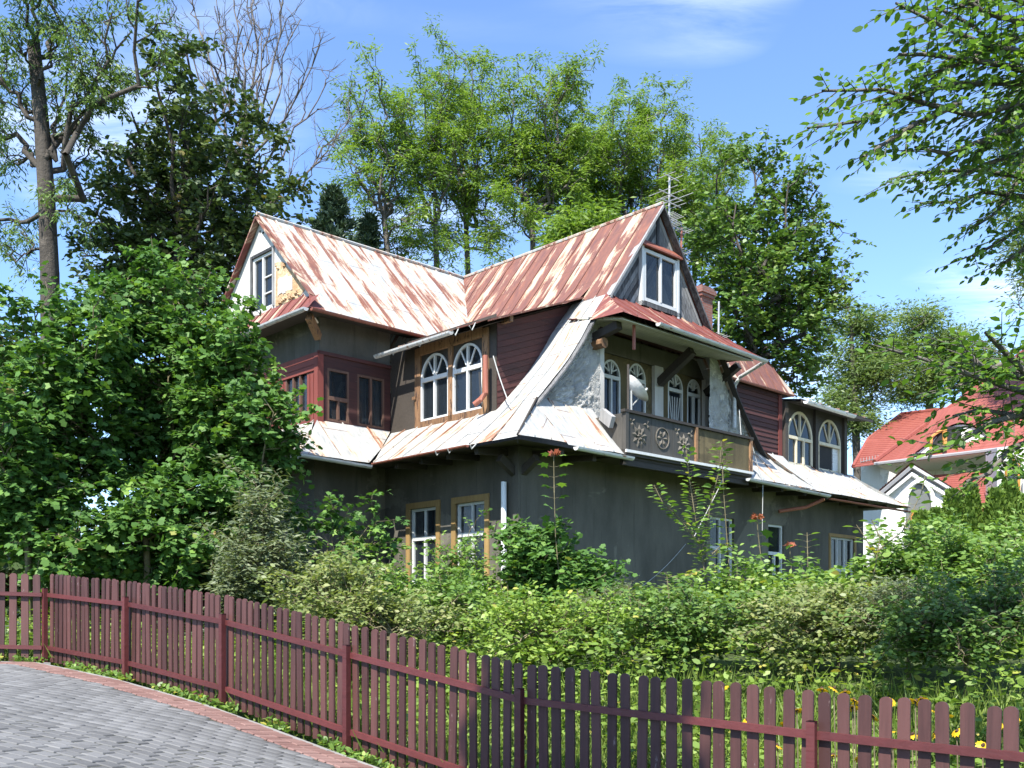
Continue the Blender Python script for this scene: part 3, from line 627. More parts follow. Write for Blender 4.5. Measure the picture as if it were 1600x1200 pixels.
mb = MB(); bar(mb, frame_fn('v', 0), 0.0, .50, GF, 3.5, 0, .07); hb(mb, 'pilaster', 'plaster', gr)
mb = MB(); bar(mb, frame_fn('u', 0), -.065, .10, GF, 3.5, 0, .06); hb(mb, 'pilaster', 'plaster', gl)
wall('ground_floor_wall', 'v', 4.6, -2.0, 0, GF, 3.55, [], 'plaster')
wall('ground_floor_wall', 'u', -2.0, 4.6, 9.6, GF, 3.55, [(6.4, 7.5, .6, 2.45)], 'plaster')
window('u', -2.0, 6.4, 7.5, .6, 2.45, transom=1.76, cols=2)
mb = MB(); mb.poly([(15.2, 0, GF), (15.2, 10, GF), (15.2, 10, 3.55), (15.2, 0, 3.55)]); mb.poly([(-2, 9.6, GF), (15.2, 10, GF), (15.2, 10, 6.8), (-2, 9.6, 6.8)]); hb(mb, 'rear_wall', 'plaster')
# soffits and rafter tails under the lower eaves
def soffit(pts):
    mb = MB(); mb.poly(pts); hb(mb, 'eave_soffit', 'wood_dark')
soffit([(-1.0, -1.0, 3.40), (0, 0, 3.52), (0, 4.6, 3.52), (-1.0, 3.75, 3.40)])
soffit([(-1.0, -1.02, 3.40), (15.9, -1.02, 3.30), (15.2, 0, 3.52), (0, 0, 3.52)])
soffit([(-2.85, 3.78, 3.40), (-1.0, 3.78, 3.40), (0, 4.6, 3.52), (-2.0, 4.6, 3.52)])
soffit([(-2.85, 3.78, 3.40), (-2.0, 4.6, 3.52), (-2.0, 9.6, 3.52), (-2.85, 9.9, 3.40)])
for v in (.35, 1.25, 2.15, 3.05): mb = MB(); mb.beam((-.86, v, 3.34), (.0, v, 3.40), .11, .13); hb(mb, 'rafter_tail', 'wood_dark')
for u in (.4, 1.4, 7.7, 8.9, 10.1, 11.3, 12.5, 13.7, 14.9): mb = MB(); mb.beam((u, -.88, 3.31), (u, 0, 3.38), .11, .13); hb(mb, 'rafter_tail', 'wood_dark')
for u, v in ((.1, -.45), (-.45, .1)): mb = MB(); mb.beam((u, v, 3.22), (max(u, 0), max(v, 0), 2.95), .14, .16); hb(mb, 'corner_bracket', 'wood_dark')
# upper wing
WW = 4.82
ws = wall('upper_wing_wall', 'v', WW, -1.75, .32, 4.3, 6.06, [(-1.50, -.90, 4.52, 5.74), (-.66, .13, 4.52, 5.74)], 'plank_red')
for a0, a1, cu in ((-1.50, -.90, ((.0, .35),)), (-.66, .13, ((.05, .45), (.55, .95)))):
    window('v', WW, a0, a1, 4.52, 5.74, 'wood_brown', transom=5.05 if a0 < -1 else None, cols=2, d=-.05, fw=.05, cur=cu, curtain='curtain_blue', parent=ws, curtain_top=5.7)
wall('upper_wing_wall', 'v', WW+.03, -1.72, .32, 6.06, 7.1, [], 'plaster')
mb = MB(); bar(mb, frame_fn('v', WW), -1.79, .32, 6.02, 6.10, 0, .04); hb(mb, 'ledge_board', 'plank_red')
wg = wall('upper_wing_wall', 'u', -1.75, WW, 9.34, 4.3, 6.06, [(5.25, 6.25, 4.55, 5.72)], 'board_red')
window('u', -1.75, 5.25, 6.25, 4.55, 5.72, 'wood_brown', cols=3, d=-.05, fw=.05, cur=((0, .4),), curtain='curtain_blue', parent=wg)
for k in range(26):                                # upright battens below and beside the window
    v = 5.0+k*.165
    if 5.2 < v < 6.3: continue
    mb = MB(); bar(mb, frame_fn('u', -1.75), v, v+.10, 4.34, 5.6, 0, .02); hb(mb, 'plank', 'board_red', wg)
for k in range(3): mb = MB(); bar(mb, frame_fn('u', -1.75), WW-.04, 9.34, 5.66+k*.14, 5.66+k*.14+.13, 0, .03); hb(mb, 'plank', 'board_red', wg)
mb = MB(); mb.box(-1.79, -1.63, WW-.035, WW+.12, 4.32, 6.05); hb(mb, 'corner_post', 'board_red', wg)
wall('upper_wing_wall', 'u', -1.72, WW, 9.34, 6.06, 7.1, [], 'plaster')
mb = MB(); mb.beam((-2.2, 4.5, 6.72), (-1.75, 4.82, 6.4), .14, .18); hb(mb, 'corner_bracket', 'wood_tan')
soffit([(-2.33, 4.25, 6.79), (.9, 4.25, 6.79), (.9, 4.85, 6.90), (-1.7, 4.85, 6.90)])
# white gable of the wing
gw = MB(); GU = -1.93
ap = (7.08, 9.74); vl, vr, zb = 4.72, 9.44, 7.34
hole = (6.52, 7.50, 7.46, 8.84)
def glz(v): return ap[1]-(ap[1]-zb)*abs(v-ap[0])/(ap[0]-vl)
xs = [vl, 5.4, 6.0, hole[0], 7.08, hole[1], 8.2, vr]
for a, b in zip(xs, xs[1:]):
    inh = a >= hole[0] and b <= hole[1]
    if inh:
        gw.poly([(GU, a, zb), (GU, b, zb), (GU, b, hole[2]), (GU, a, hole[2])]); gw.poly([(GU, a, hole[3]), (GU, b, hole[3]), (GU, b, glz(b)), (GU, a, glz(a))])
    else: gw.poly([(GU, a, zb), (GU, b, zb), (GU, b, glz(b)), (GU, a, glz(a))])
gable_w = hb(gw, 'white_gable', 'white_plaster')
window('u', GU, *hole, 'white_wood', cols=2, d=-.06, fw=.07, cur=(), parent=gable_w)
W = frame_fn('u', GU)
for x0, x1, y0, y1 in ((hole[0]-.07, hole[0], hole[2], hole[3]+.07), (hole[1], hole[1]+.07, hole[2], hole[3]+.07), (hole[0], hole[1], hole[3], hole[3]+.07)):
    mb = MB(); bar(mb, W, x0, x1, y0, y1, -.02, .035); hb(mb, 'trim_board', 'wood_grey', gable_w)
for z in (7.85, 8.25): mb = MB(); bar(mb, W, 6.62, 6.97, z, z+.03, -.07, -.02); hb(mb, 'glazing_bar', 'white_wood', gable_w)
# plaster fallen off: clay, stones and laths
mb = MB(); mb.poly([W(a, z, .012) for a, z in ((6.40, 7.42), (5.35, 7.40), (5.05, 7.55), (5.32, 7.80), (5.55, 8.05), (5.85, 8.22), (6.05, 8.42), (6.38, 8.48))]); hb(mb, 'bare_patch', 'lathing', gable_w)
for k in range(15):
    a = 5.62+k*.043; mb = MB(); bar(mb, W, a, a+.033, 7.66+rng.uniform(-.03, .03), 8.02+rng.uniform(-.05, .06), .012, .03); hb(mb, 'lath', 'lath', gable_w)
for k in range(26):
    a = rng.uniform(5.25, 6.35); z = rng.uniform(7.42, 7.6) if k % 2 else rng.uniform(8.05, 8.42)
    if z > glz(a)-.35: continue
    w_, h_ = rng.uniform(.10, .26), rng.uniform(.06, .11); mb = MB()
    q = [W(a-w_/2, z, .012), W(a+w_/2, z+.01, .012), W(a+w_/2-.02, z+h_, .012), W(a-w_/2+.02, z+h_, .012)]; t = [W(a-w_/2+.02, z+.015, .05), W(a+w_/2-.02, z+.02, .05), W(a+w_/2-.03, z+h_-.015, .05), W(a-w_/2+.03, z+h_-.01, .05)]
    mb.hexa([q[0], q[1], t[1], t[0], q[3], q[2], t[2], t[3]]); hb(mb, 'stone', 'lathing', gable_w)
for a, z in ((6.95, 9.35), (7.1, 9.42)): mb = MB(); bar(mb, W, a, a+.05, z, z+.04, 0, .02); hb(mb, 'hole', 'dark', gable_w)
# window bay facing left
bw = wall('bay_wall', 'u', .32, 1.0, 4.8, 4.2, 6.55, [(1.42, 2.44, 4.55, 6.08), (2.58, 3.60, 4.55, 6.08)], 'wood_dark', .2)
for a0, a1 in ((1.42, 2.44), (2.58, 3.60)):
    o, arc, zs = window('u', .32, a0, a1, 4.55, 6.08, 'white_wood', arch=True, cols=2, d=-.02, fw=.05, cur=((.02, .36), (.55, .80)), curtain='curtain_blue', curtain_top=5.5, parent=bw)
    spandrel('u', .32, a0, a1, 6.09, arc, zs, 'wood_dark', .002, bw)
W = frame_fn('u', .32)
for x0, x1, y0, y1 in ((1.24, 1.42, 4.30, 6.30), (2.44, 2.58, 4.42, 6.12), (3.60, 3.80, 4.30, 6.30), (1.42, 3.60, 4.40, 4.55), (1.42, 3.60, 6.12, 6.34)):
    mb = MB(); bar(mb, W, x0, x1, y0, y1, -.02, .05); hb(mb, 'bay_frame', 'wood_tan', bw)
for k in range(3): mb = MB(); bar(mb, W, 3.74, 3.86, 5.1+k*.0, 5.17, .05, .09); hb(mb, 'peg', 'wood_tan', bw) if k == 0 else None
cheek = MB(); CV = 1.02
up = lambda u: pinterp(BAYP, u)-.10
us = [.32+(2.75-.32)*i/12 for i in range(13)]
for a, b in zip(us, us[1:]): cheek.poly([(a, CV, pinterp(SWEEP, a)-.1), (b, CV, pinterp(SWEEP, b)-.1), (b, CV, up(b)), (a, CV, up(a))])
chk = hb(cheek, 'bay_cheek', 'plank_red')
for k in range(15):                                # boards running with the roof slope
    h0 = .02+k*.135; h1 = h0+.125
    ue = [u for u in np.linspace(.34, 2.8, 80) if up(u)-h0 > pinterp(SWEEP, u)-.02]
    if not ue: break
    u1 = max(ue); mb = MB(); v0 = CV-.02-rng.uniform(0, .008)
    mb.hexa([(.34, v0, up(.34)-h1), (u1, v0, up(u1)-h1), (u1, CV-.001, up(u1)-h1), (.34, CV-.001, up(.34)-h1), (.34, v0+.008, up(.34)-h0), (u1, v0+.008, up(u1)-h0), (u1, CV-.001, up(u1)-h0), (.34, CV-.001, up(.34)-h0)])
    hb(mb, 'plank', 'plank_red', chk)
mb = MB(); mb.beam((.5, .72, 6.42), (.5, 1.0, 6.42), .10, .12); hb(mb, 'purlin_end', 'wood_tan', chk)
# front gable with slanting grey boards
gz = 7.18; GV = .03
gf = MB(); gf.poly([(2.72, GV, gz), (6.66, GV, gz), (UC, GV, 9.78)]); gfo = hb(gf, 'front_gable', 'wood_dark')
slope = (9.78-gz)/(UC-2.72)
for side in (-1, 1):
    for k in range(15):
        h0 = .02+k*.18; h1 = h0+.168; zt0 = 9.78-h0; zt1 = 9.78-h1
        if zt1 < gz: break
        u_a = UC+side*(zt0-gz)/slope; u_b = UC+side*(zt1-gz)/slope; pr = .02+rng.uniform(0, .012)
        mb = MB(); q = [(u_a, GV-pr, gz), (UC, GV-pr, zt0), (UC, GV-pr, zt1), (u_b, GV-pr, gz)]
        mb.poly(q); mb.poly([q[0], q[1], (q[1][0], GV, q[1][2]), (q[0][0], GV, q[0][2])]); mb.poly([q[3], q[2], (q[2][0], GV, q[2][2]), (q[3][0], GV, q[3][2])]); hb(mb, 'plank', 'wood_grey', gfo)
mb = MB(); mb.box(UC-.05, UC+.05, GV-.06, GV, 8.7, 9.8); hb(mb, 'centre_strip', 'wood_grey', gfo)
W = frame_fn('v', GV-.05)
window('v', GV-.05, 4.06, 5.36, 7.42, 8.66, 'white_wood', cols=2, d=.02, fw=.08, cur=((.62, .97),), curtain='curtain_blue', parent=gfo, room=.05)
for x0, x1, y0, y1, m_ in ((3.98, 4.06, 7.30, 8.74, 'white_wood'), (5.36, 5.44, 7.10, 8.74, 'white_wood'), (3.98, 5.44, 7.30, 7.40, 'wood_grey')):
    mb = MB(); bar(mb, W, x0, x1, y0, y1, -.03, .08); hb(mb, 'trim_board', m_, gfo)
mb = MB(); mb.hexa([W(3.94, 8.72, 0), W(5.50, 8.72, 0), W(5.50, 8.70, .16), W(3.94, 8.70, .16), W(3.94, 8.90, 0), W(5.50, 8.90, 0), W(5.50, 8.74, .16), W(3.94, 8.74, .16)]); hb(mb, 'window_hood', 'metal_rust', gfo)
# stucco cheeks of the loggia: crumbling render with real relief
def stucco(mir):
    nx, nz = 44, 52; r2 = np.random.default_rng(3+mir)
    gxz = r2.normal(size=(12, 14)); 
    us = np.linspace(.36, 2.55, nx); grid = np.zeros((nx, nz, 3))
    blob = [(r2.uniform(.6, 2.5), r2.uniform(4.6, 6.4), r2.uniform(.10, .30)) for _ in range(16)]
    for i, u in enumerate(us):
        top = min(pinterp(SWEEP, u)-.10, 6.58); z_ = np.linspace(4.40, max(top, 4.42), nz)
        for j, z in enumerate(z_):
            d = 0.0
            for bu, bz, br in blob:
                if math.hypot((u-bu), (z-bz)*.8) < br*(1+.35*math.sin(7*u+5*z+bu*9)): d = .035
            d += float(r2.normal())*(.022 if .42 < (u+.15*math.sin(z*5)) < 2.28 else .008)
            grid[i, j] = (2*UC-u if mir else u, -.03+d*.9, z)
    v = grid.reshape(-1, 3); v[:, 2] += DZ
    i = np.arange(nx-1)[:, None]*nz+np.arange(nz-1)[None, :]
    f = np.stack([i, i+nz, i+nz+1, i+1], -1).reshape(-1, 4)
    return link('stucco_cheek', np_mesh('stucco_cheek', v, f, 4), M['stucco'], HOUSE)
for mi in (0, 1):
    o = stucco(mi)
    if mi == 0: o['label'] = 'crumbling grey stucco cheek under the sweeping roof edge'
# loggia
LB = .66
lg = wall('loggia_wall', 'v', LB, 2.5, 7.74, 3.5, 6.7, [(3.42, 4.10, 4.05, 6.10), (4.40, 5.08, 4.05, 6.18), (5.98, 6.62, 4.05, 6.18), (6.80, 7.40, 4.05, 6.18)], 'olive', .2)
for n_, (a0, a1) in enumerate(((3.42, 4.10), (4.40, 5.08), (5.98, 6.62), (6.80, 7.40))):
    z1 = 6.10 if n_ == 0 else 6.18
    o, arc, zs = window('v', LB, a0, a1, 4.05, z1, 'white_wood', arch=True, cols=(2, 1, 1, 2)[n_], d=-.05, fw=.05, ray=3, cur=((.55, .95),), curtain='curtain_blue', curtain_top=5.4, parent=lg, transom=z1-.42)
    spandrel('v', LB, a0, a1, z1+.01, arc, zs, 'olive', .002, lg)
    if n_ == 2:
        for k in range(5):
            mb = MB(); x = a0+.32; mb.beam((x, LB+.03, 4.1), (a0+.10+k*.11, LB+.03, 5.6), .022, .02, (0, 1, 0)); hb(mb, 'ray_bar', 'white_wood', o)
mb = MB(); bar(mb, frame_fn('v', LB), 2.55, 7.7, 6.22, 6.66, 0, .05); hb(mb, 'lintel', 'plaster', lg)
for a0, a1 in ((5.32, 5.66), (7.45, 7.6)): mb = MB(); bar(mb, frame_fn('v', LB), a0, a1, 3.6, 6.22, 0, .10); hb(mb, 'pilaster', 'white_plaster', lg)
mb = MB(); mb.box(2.56, 2.70, -.03, .12, 3.6, 6.30); hb(mb, 'post', 'white_plaster', lg)
mb = MB(); mb.poly([(7.72, -.02, 3.5), (7.72, LB, 3.5), (7.72, LB, 6.6), (7.72, -.02, 6.6)]); hb(mb, 'side_wall', 'wood_grey', lg)
mb = MB(); mb.poly([(2.53, -.02, 3.5), (2.53, LB, 3.5), (2.53, LB, 6.6), (2.53, -.02, 6.6)]); hb(mb, 'side_wall', 'wood_grey', lg)
mb = MB(); mb.beam((5.49, LB-.1, 5.80), (5.49, -.45, 6.42), .18, .20); hb(mb, 'roof_bracket', 'wood_dark', lg)
mb = MB(); mb.beam((7.5, LB-.1, 5.85), (7.5, -.45, 6.42), .16, .18); hb(mb, 'roof_bracket', 'wood_dark', lg)
mb = MB(); mb.beam((2.40, .1, 6.20), (2.40, -.72, 6.36), .18, .18); hb(mb, 'roof_bracket', 'wood_dark', lg)
mb = MB(); mb.tube([(2.40, .1, 6.06), (2.40, -.30, 6.06)], .12, 10); hb(mb, 'log_end', 'wood_tan', lg)
mb = MB(); mb.beam((2.75, -.85, 6.42), (2.75, -.85, 5.86), .05, .05); hb(mb, 'hanging_batten', 'metal_rust', lg)
# balcony
bal = MB(); bal.box(2.18, 7.12, -1.08, LB, 3.44, 3.56); balo = hb(bal, 'balcony', 'wood_dark')
mb = MB(); mb.box(2.16, 7.14, -1.13, -1.085, 3.50, 3.56); hb(mb, 'drip_edge', 'white_wood', balo)
mb = MB(); mb.box(2.2, 7.1, -1.0, -.9, 3.24, 3.44); hb(mb, 'balcony_beam', 'wood_dark', balo)
mb = MB(); mb.beam((2.12, -1.05, 4.40), (7.16, -1.05, 4.40), .12, .06); hb(mb, 'top_rail', 'wood_dark', balo)
for u in (2.22, 7.08): mb = MB(); mb.box(u-.05, u+.05, -1.10, -1.0, 3.56, 4.37); hb(mb, 'rail_post', 'wood_carved' if u < 3 else 'wood_tan', balo)
mb = MB(); mb.box(4.72, 4.80, -1.11, -1.0, 3.56, 4.37); hb(mb, 'rail_post', 'wood_tan', balo)
def petal_ring(mb, cu, cz, n, r0, r1, w, d0, ang0=0):
    for k in range(n):
        t = ang0+2*math.pi*k/n; cx, sx = math.cos(t), math.sin(t); P = lambda a, b, d: (cu+a*cx-b*sx, d, cz+a*sx+b*cx)
        c_ = P((r0+r1)/2, 0, d0-.035); q = [P(r0, 0, d0), P((r0+r1)/2, w, d0), P(r1, 0, d0), P((r0+r1)/2, -w, d0)]
        for a, b in zip(q, q[1:]+q[:1]): mb.poly([a, b, c_])
bx_ = [2.27, 3.10, 3.90, 4.72]
for i, (a, b) in enumerate(zip(bx_, bx_[1:])):
    mb = MB(); mb.box(a+.008, b-.008, -1.055, -1.02, 3.57, 4.36); p = hb(mb, 'carved_board', 'wood_carved', balo)
    mb = MB(); cu = (a+b)/2
    if i == 1:
        petal_ring(mb, cu, 3.96, 6, .03, .21, .045, -1.056)
        for k in range(20):
            t0 = 2*math.pi*k/20; t1 = 2*math.pi*(k+1)/20; mb.beam((cu+.235*math.cos(t0), -1.062, 3.96+.235*math.sin(t0)), (cu+.235*math.cos(t1), -1.062, 3.96+.235*math.sin(t1)), .02, .03, (0, 1, 0))
    else:
        petal_ring(mb, cu, 3.90, 9, .05, .27, .06, -1.056, .2); petal_ring(mb, cu, 3.90, 6, .0, .12, .04, -1.075)
        for s in (-1, 1): petal_ring(mb, cu+s*.26, 4.20, 3, .0, .13, .04, -1.056, 1.2 if s > 0 else .6)
    hb(mb, 'carving', 'relief', p)
for i, (a, b) in enumerate(((4.81, 5.9), (5.91, 7.02))):
    mb = MB(); mb.box(a, b, -1.055, -1.02, 3.57, 4.36); hb(mb, 'rail_panel', 'olive', balo)
mb = MB(); mb.box(2.19, 2.24, -.98, -.1, 3.57, 4.36); hb(mb, 'side_panel', 'wood_carved', balo)
mb = MB(); mb.beam((2.05, -.82, 4.16), (2.2, -.40, 4.42), .10, .26); hb(mb, 'loose_board', 'wood_grey', balo)
mb = MB(); mb.tube([(2.33, -1.03, 4.3), (2.33, -1.03, 5.42)], .028, 8); hb(mb, 'pole', 'wood_dark', balo)
# right body: plank wall and bay with arched windows
rw = wall('side_wall', 'v', .86, 8.1, 11.75, 4.2, 6.6, [], 'plank_red')
for k in range(16):
    z = 4.36+k*.135
    mb = MB(); W = frame_fn('v', .86); mb.hexa([W(8.1, z, 0), W(11.55, z, 0), W(11.55, z, .035), W(8.1, z, .035), W(8.1, z+.13, 0), W(11.55, z+.13, 0), W(11.55, z+.13, .012), W(8.1, z+.13, .012)]); hb(mb, 'plank', 'plank_red', rw)
mb = MB(); mb.box(11.55, 11.74, .81, .86, 4.3, 6.5); hb(mb, 'corner_board', 'board_red', rw)
bw2 = wall('bay_wall', 'v', .82, 11.75, 15.75, 4.3, 6.36, [(12.02, 13.50, 4.50, 6.16), (13.84, 15.28, 4.50, 6.16)], 'wood_dark', .25)
o, arc, zs = window('v', .82, 12.02, 13.50, 4.50, 6.16, 'cream_wood', arch=True, cols=3, d=-.03, fw=.075, cur=(), parent=bw2)
spandrel('v', .82, 12.02, 13.50, 6.17, arc, zs, 'wood_dark', .002, bw2)
o, arc, zs = window('v', .82, 13.84, 15.28, 4.50, 6.16, 'cream_wood', arch=True, cols=1, d=-.03, fw=.07, cur=(), parent=bw2, low_open=True)
spandrel('v', .82, 13.84, 15.28, 6.17, arc, zs, 'wood_dark', .002, bw2)
mb = MB(); bar(mb, frame_fn('v', .82), 13.92, 14.86, 4.52, 5.30, -.10, -.07); hb(mb, 'blocking_board', 'dark', bw2)
mb = MB(); bar(mb, frame_fn('v', .82), 14.88, 15.22, 4.52, 5.30, -.12, -.05); hb(mb, 'pale_jamb', 'metal_pale', bw2)
for u in (11.80, 13.58, 15.42): mb = MB(); mb.box(u, u+.17, .74, .82, 4.25, 6.34); hb(mb, 'bay_post', 'wood_dark', bw2)
mb = MB(); mb.poly([(15.75, .82, 4.3), (15.75, 5, 4.3), (15.75, 5, 6.6), (15.75, .82, 6.36)]); hb(mb, 'bay_cheek', 'wood_dark', bw2)
# gutters and downpipes
def gut(a, b, mat='metal_pale', r=.075): mb = MB(); mb.gutter(a, b, r); hb(mb, 'gutter', mat)
gut((-1.08, 3.62, 3.43), (-1.10, .35, 3.44), 'metal_rust', .05); gut((-2.95, 3.67, 3.44), (-1.10, 3.67, 3.38), 'metal_pale')
gut((-2.97, 3.75, 3.42), (-2.97, 8.5, 3.42)); gut((.55, -1.12, 3.42), (2.36, -1.12, 3.40)); gut((6.85, -1.14, 3.38), (10.9, -1.14, 3.30)); gut((10.95, -1.14, 3.22), (16.0, -1.14, 3.22), 'metal_rust', .05)
gut((-.24, 4.66, 6.22), (-.22, 1.9, 6.24)); gut((3.1, -1.25, 6.44), (7.5, -1.25, 6.40)); gut((11.95, .16, 6.27), (14.9, .16, 6.25), 'metal_pale', .09)
gut((-2.47, 4.2, 6.80), (-2.47, 8.5, 6.80)); gut((-2.38, 4.12, 6.79), (.85, 4.12, 6.79), 'metal_rust', .06); gut((8.3, .54, 6.48), (11.9, .54, 6.48), 'metal_rust', .05)
for vv in (.9, 1.3, .2): mb = MB(); mb.tube([(-1.0, vv, 3.45), (-1.12, vv, 3.34), (-1.16, vv, 3.42)], .014, 5); hb(mb, 'gutter_hook', 'wire')
for vv in (1.2, 1.75, 3.0, 4.0): mb = MB(); mb.tube([(-.12, vv, 6.30), (-.22, vv, 6.12), (-.30, vv, 6.20)], .014, 5); hb(mb, 'gutter_hook', 'wire')
def pipe(pts, mat, r=.055): mb = MB(); mb.tube(pts, r, 10); hb(mb, 'downpipe', mat, None, True)
pipe([(-.11, .32, -.4), (-.11, .32, 2.78)], 'pipe_white', .06)
pipe([(.10, 1.12, 5.62), (.10, 1.12, 4.80), (.02, 1.20, 4.66), (-.05, 1.32, 4.56)], 'metal_rust', .06)
pipe([(7.5, -1.2, 6.36), (7.85, -.25, 6.2), (7.84, -.10, 6.0), (7.84, -.10, 4.9)], 'metal_pale', .05)
pipe([(10.9, -1.0, 3.2), (10.6, -.6, 2.98), (10.0, -.12, 2.86)], 'metal_rust', .05)
# loose cables
def cable(pts, mat='wire', r=.012): mb = MB(); mb.tube(pts, r, 5); hb(mb, 'cable', mat)
def sagged(a, b, sag, n=8): return [tuple(a[i]+(b[i]-a[i])*k/n - (sag*4*(k/n)*(1-k/n) if i == 2 else 0) for i in range(3)) for k in range(n+1)]
cable(sagged((.2, .98, 5.6), (.1, .35, 4.42), .06)); cable(sagged((.26, 1.5, 5.35), (.1, 1.25, 4.52), .05), 'wire_dark', .018)
def photo_pt(px, py, d):
    x, y, z = (px-800)/1539*d-C0[0], d-C0[1], (960-py)/1539*d; return (x*ca_+y*sa_, -x*sa_+y*ca_, z)
cable([photo_pt(1155, 640, 24.6), photo_pt(1158, 682, 24.4), photo_pt(1122, 765, 23.8), photo_pt(1085, 838, 23.2)], 'wire', .010)
cable([photo_pt(1172, 684, 24.9), photo_pt(1186, 735, 25.0), photo_pt(1192, 752, 25.0), photo_pt(1191, 830, 25.0)], 'wire', .010)
cable(sagged((5.8, -.02, 1.75), (3.8, -.02, .55), .10), 'wire', .008)
# chimney
ch = MB()
def ringbox(mb, x0, x1, y0, y1, z0, z1):
    p = [(x0, y0), (x1, y0), (x1, y1), (x0, y1)]; acc = 0
    for (a, b), (c, d) in zip(p, p[1:]+p[:1]):
        l = math.hypot(c-a, d-b); mb.poly([(a, b, z0), (c, d, z0), (c, d, z1), (a, b, z1)], [(acc, z0), (acc+l, z0), (acc+l, z1), (acc, z1)]); acc += l
    mb.poly([(a, b, z1) for a, b in p]); mb.poly([(a, b, z0) for a, b in p][::-1])
ringbox(ch, 10.42, 10.98, 2.75, 3.25, 7.5, 9.78); cho = hb(ch, 'chimney', 'brick')
for k, (e, z0, z1) in enumerate(((.05, 9.62, 9.72), (.09, 9.72, 9.86), (.04, 9.86, 9.94))): mb = MB(); ringbox(mb, 10.42-e, 10.98+e, 2.75-e, 3.25+e, z0, z1); hb(mb, 'chimney_cap', 'brick', cho)
# things fixed to the house
def antenna(label, u, v, z0, z1, lean, arms):
    x, y, _ = hw(u, v, 0); e = empty('roof_antenna', (x, y, z0), HA); tag(e, label, 'antenna')
    mb = MB(); mb.tube([(0, 0, 0), (lean, 0, z1-z0)], .028, 7); mb.build('mast', M['metal_rust'] if 'rusty' in label else M['alu'], e)
    for (zz, ln, n, el) in arms:
        zz -= z0; x0 = lean*zz/(z1-z0)
        mb = MB(); mb.beam((x0-ln*.5, -.05, zz), (x0+ln*.5, -.05, zz), .022, .022); mb.build('boom', M['alu'], e)
        for k in range(n):
            a = x0-ln*.5+ln*(k+.5)/n; mb = MB(); mb.tube([(a, -el/2-.05, zz+.015), (a, el/2-.05, zz+.015)], .009, 5); mb.build('element', M['alu'], e)
antenna('tall weathered television antenna behind the grey boarded gable', 5.72, .45, 8.3, 11.05, .05, [(11.0, .62, 2, .5), (10.55, .95, 3, .9), (10.35, .8, 4, .5), (9.98, .5, 6, .5), (9.80, .5, 6, .5)])
antenna('short rusty antenna mast leaning on the gable slope', 6.32, .55, 7.7, 9.95, .10, [(9.86, .5, 5, .35), (9.3, .45, 4, .35), (9.05, .4, 4, .3)])
antenna('small pale antenna above the right roof behind the balcony gutter', 9.6, 1.6, 7.6, 9.0, .03, [(8.0, .7, 5, .3), (7.85, .7, 4, .3)])
x, y, _ = hw(2.78, -.75, 0); dsh = empty('satellite_dish', (x, y, 4.35), HA); tag(dsh, 'white satellite dish seen edge on at the balcony railing', 'satellite dish')
mb = MB(); nr, na = 6, 28; dsk = []; DN = Vector((.62, -.45, .62)).normalized(); DX = DN.cross(Vector((0, 0, 1))).normalized(); DY = DN.cross(DX)
for i in range(nr+1):
    r_ = .36*i/nr; dsk.append([Vector((.05, 0, .60))+DN*(1.1*r_*r_)+DX*(r_*math.cos(2*math.pi*k/na))+DY*(r_*math.sin(2*math.pi*k/na)) for k in range(na)])
for a, b in zip(dsk, dsk[1:]):
    for k in range(na): mb.poly([a[k], a[(k+1) % na], b[(k+1) % na], b[k]] if a is not dsk[0] else [a[k], b[(k+1) % na], b[k]])
bowl = mb.build('bowl', M['dish'], dsh)
mb = MB(); mb.tube([(0, 0, 0), (0, 0, .62)], .022, 8); mb.build('mast', M['alu'], dsh)
mb = MB(); mb.tube([(.04, 0, .30), (.34, -.14, .66)], .014, 6); mb.tube([(.32, -.13, .64), (.36, -.16, .70)], .03, 8); mb.build('feed_arm', M['alu'], dsh)

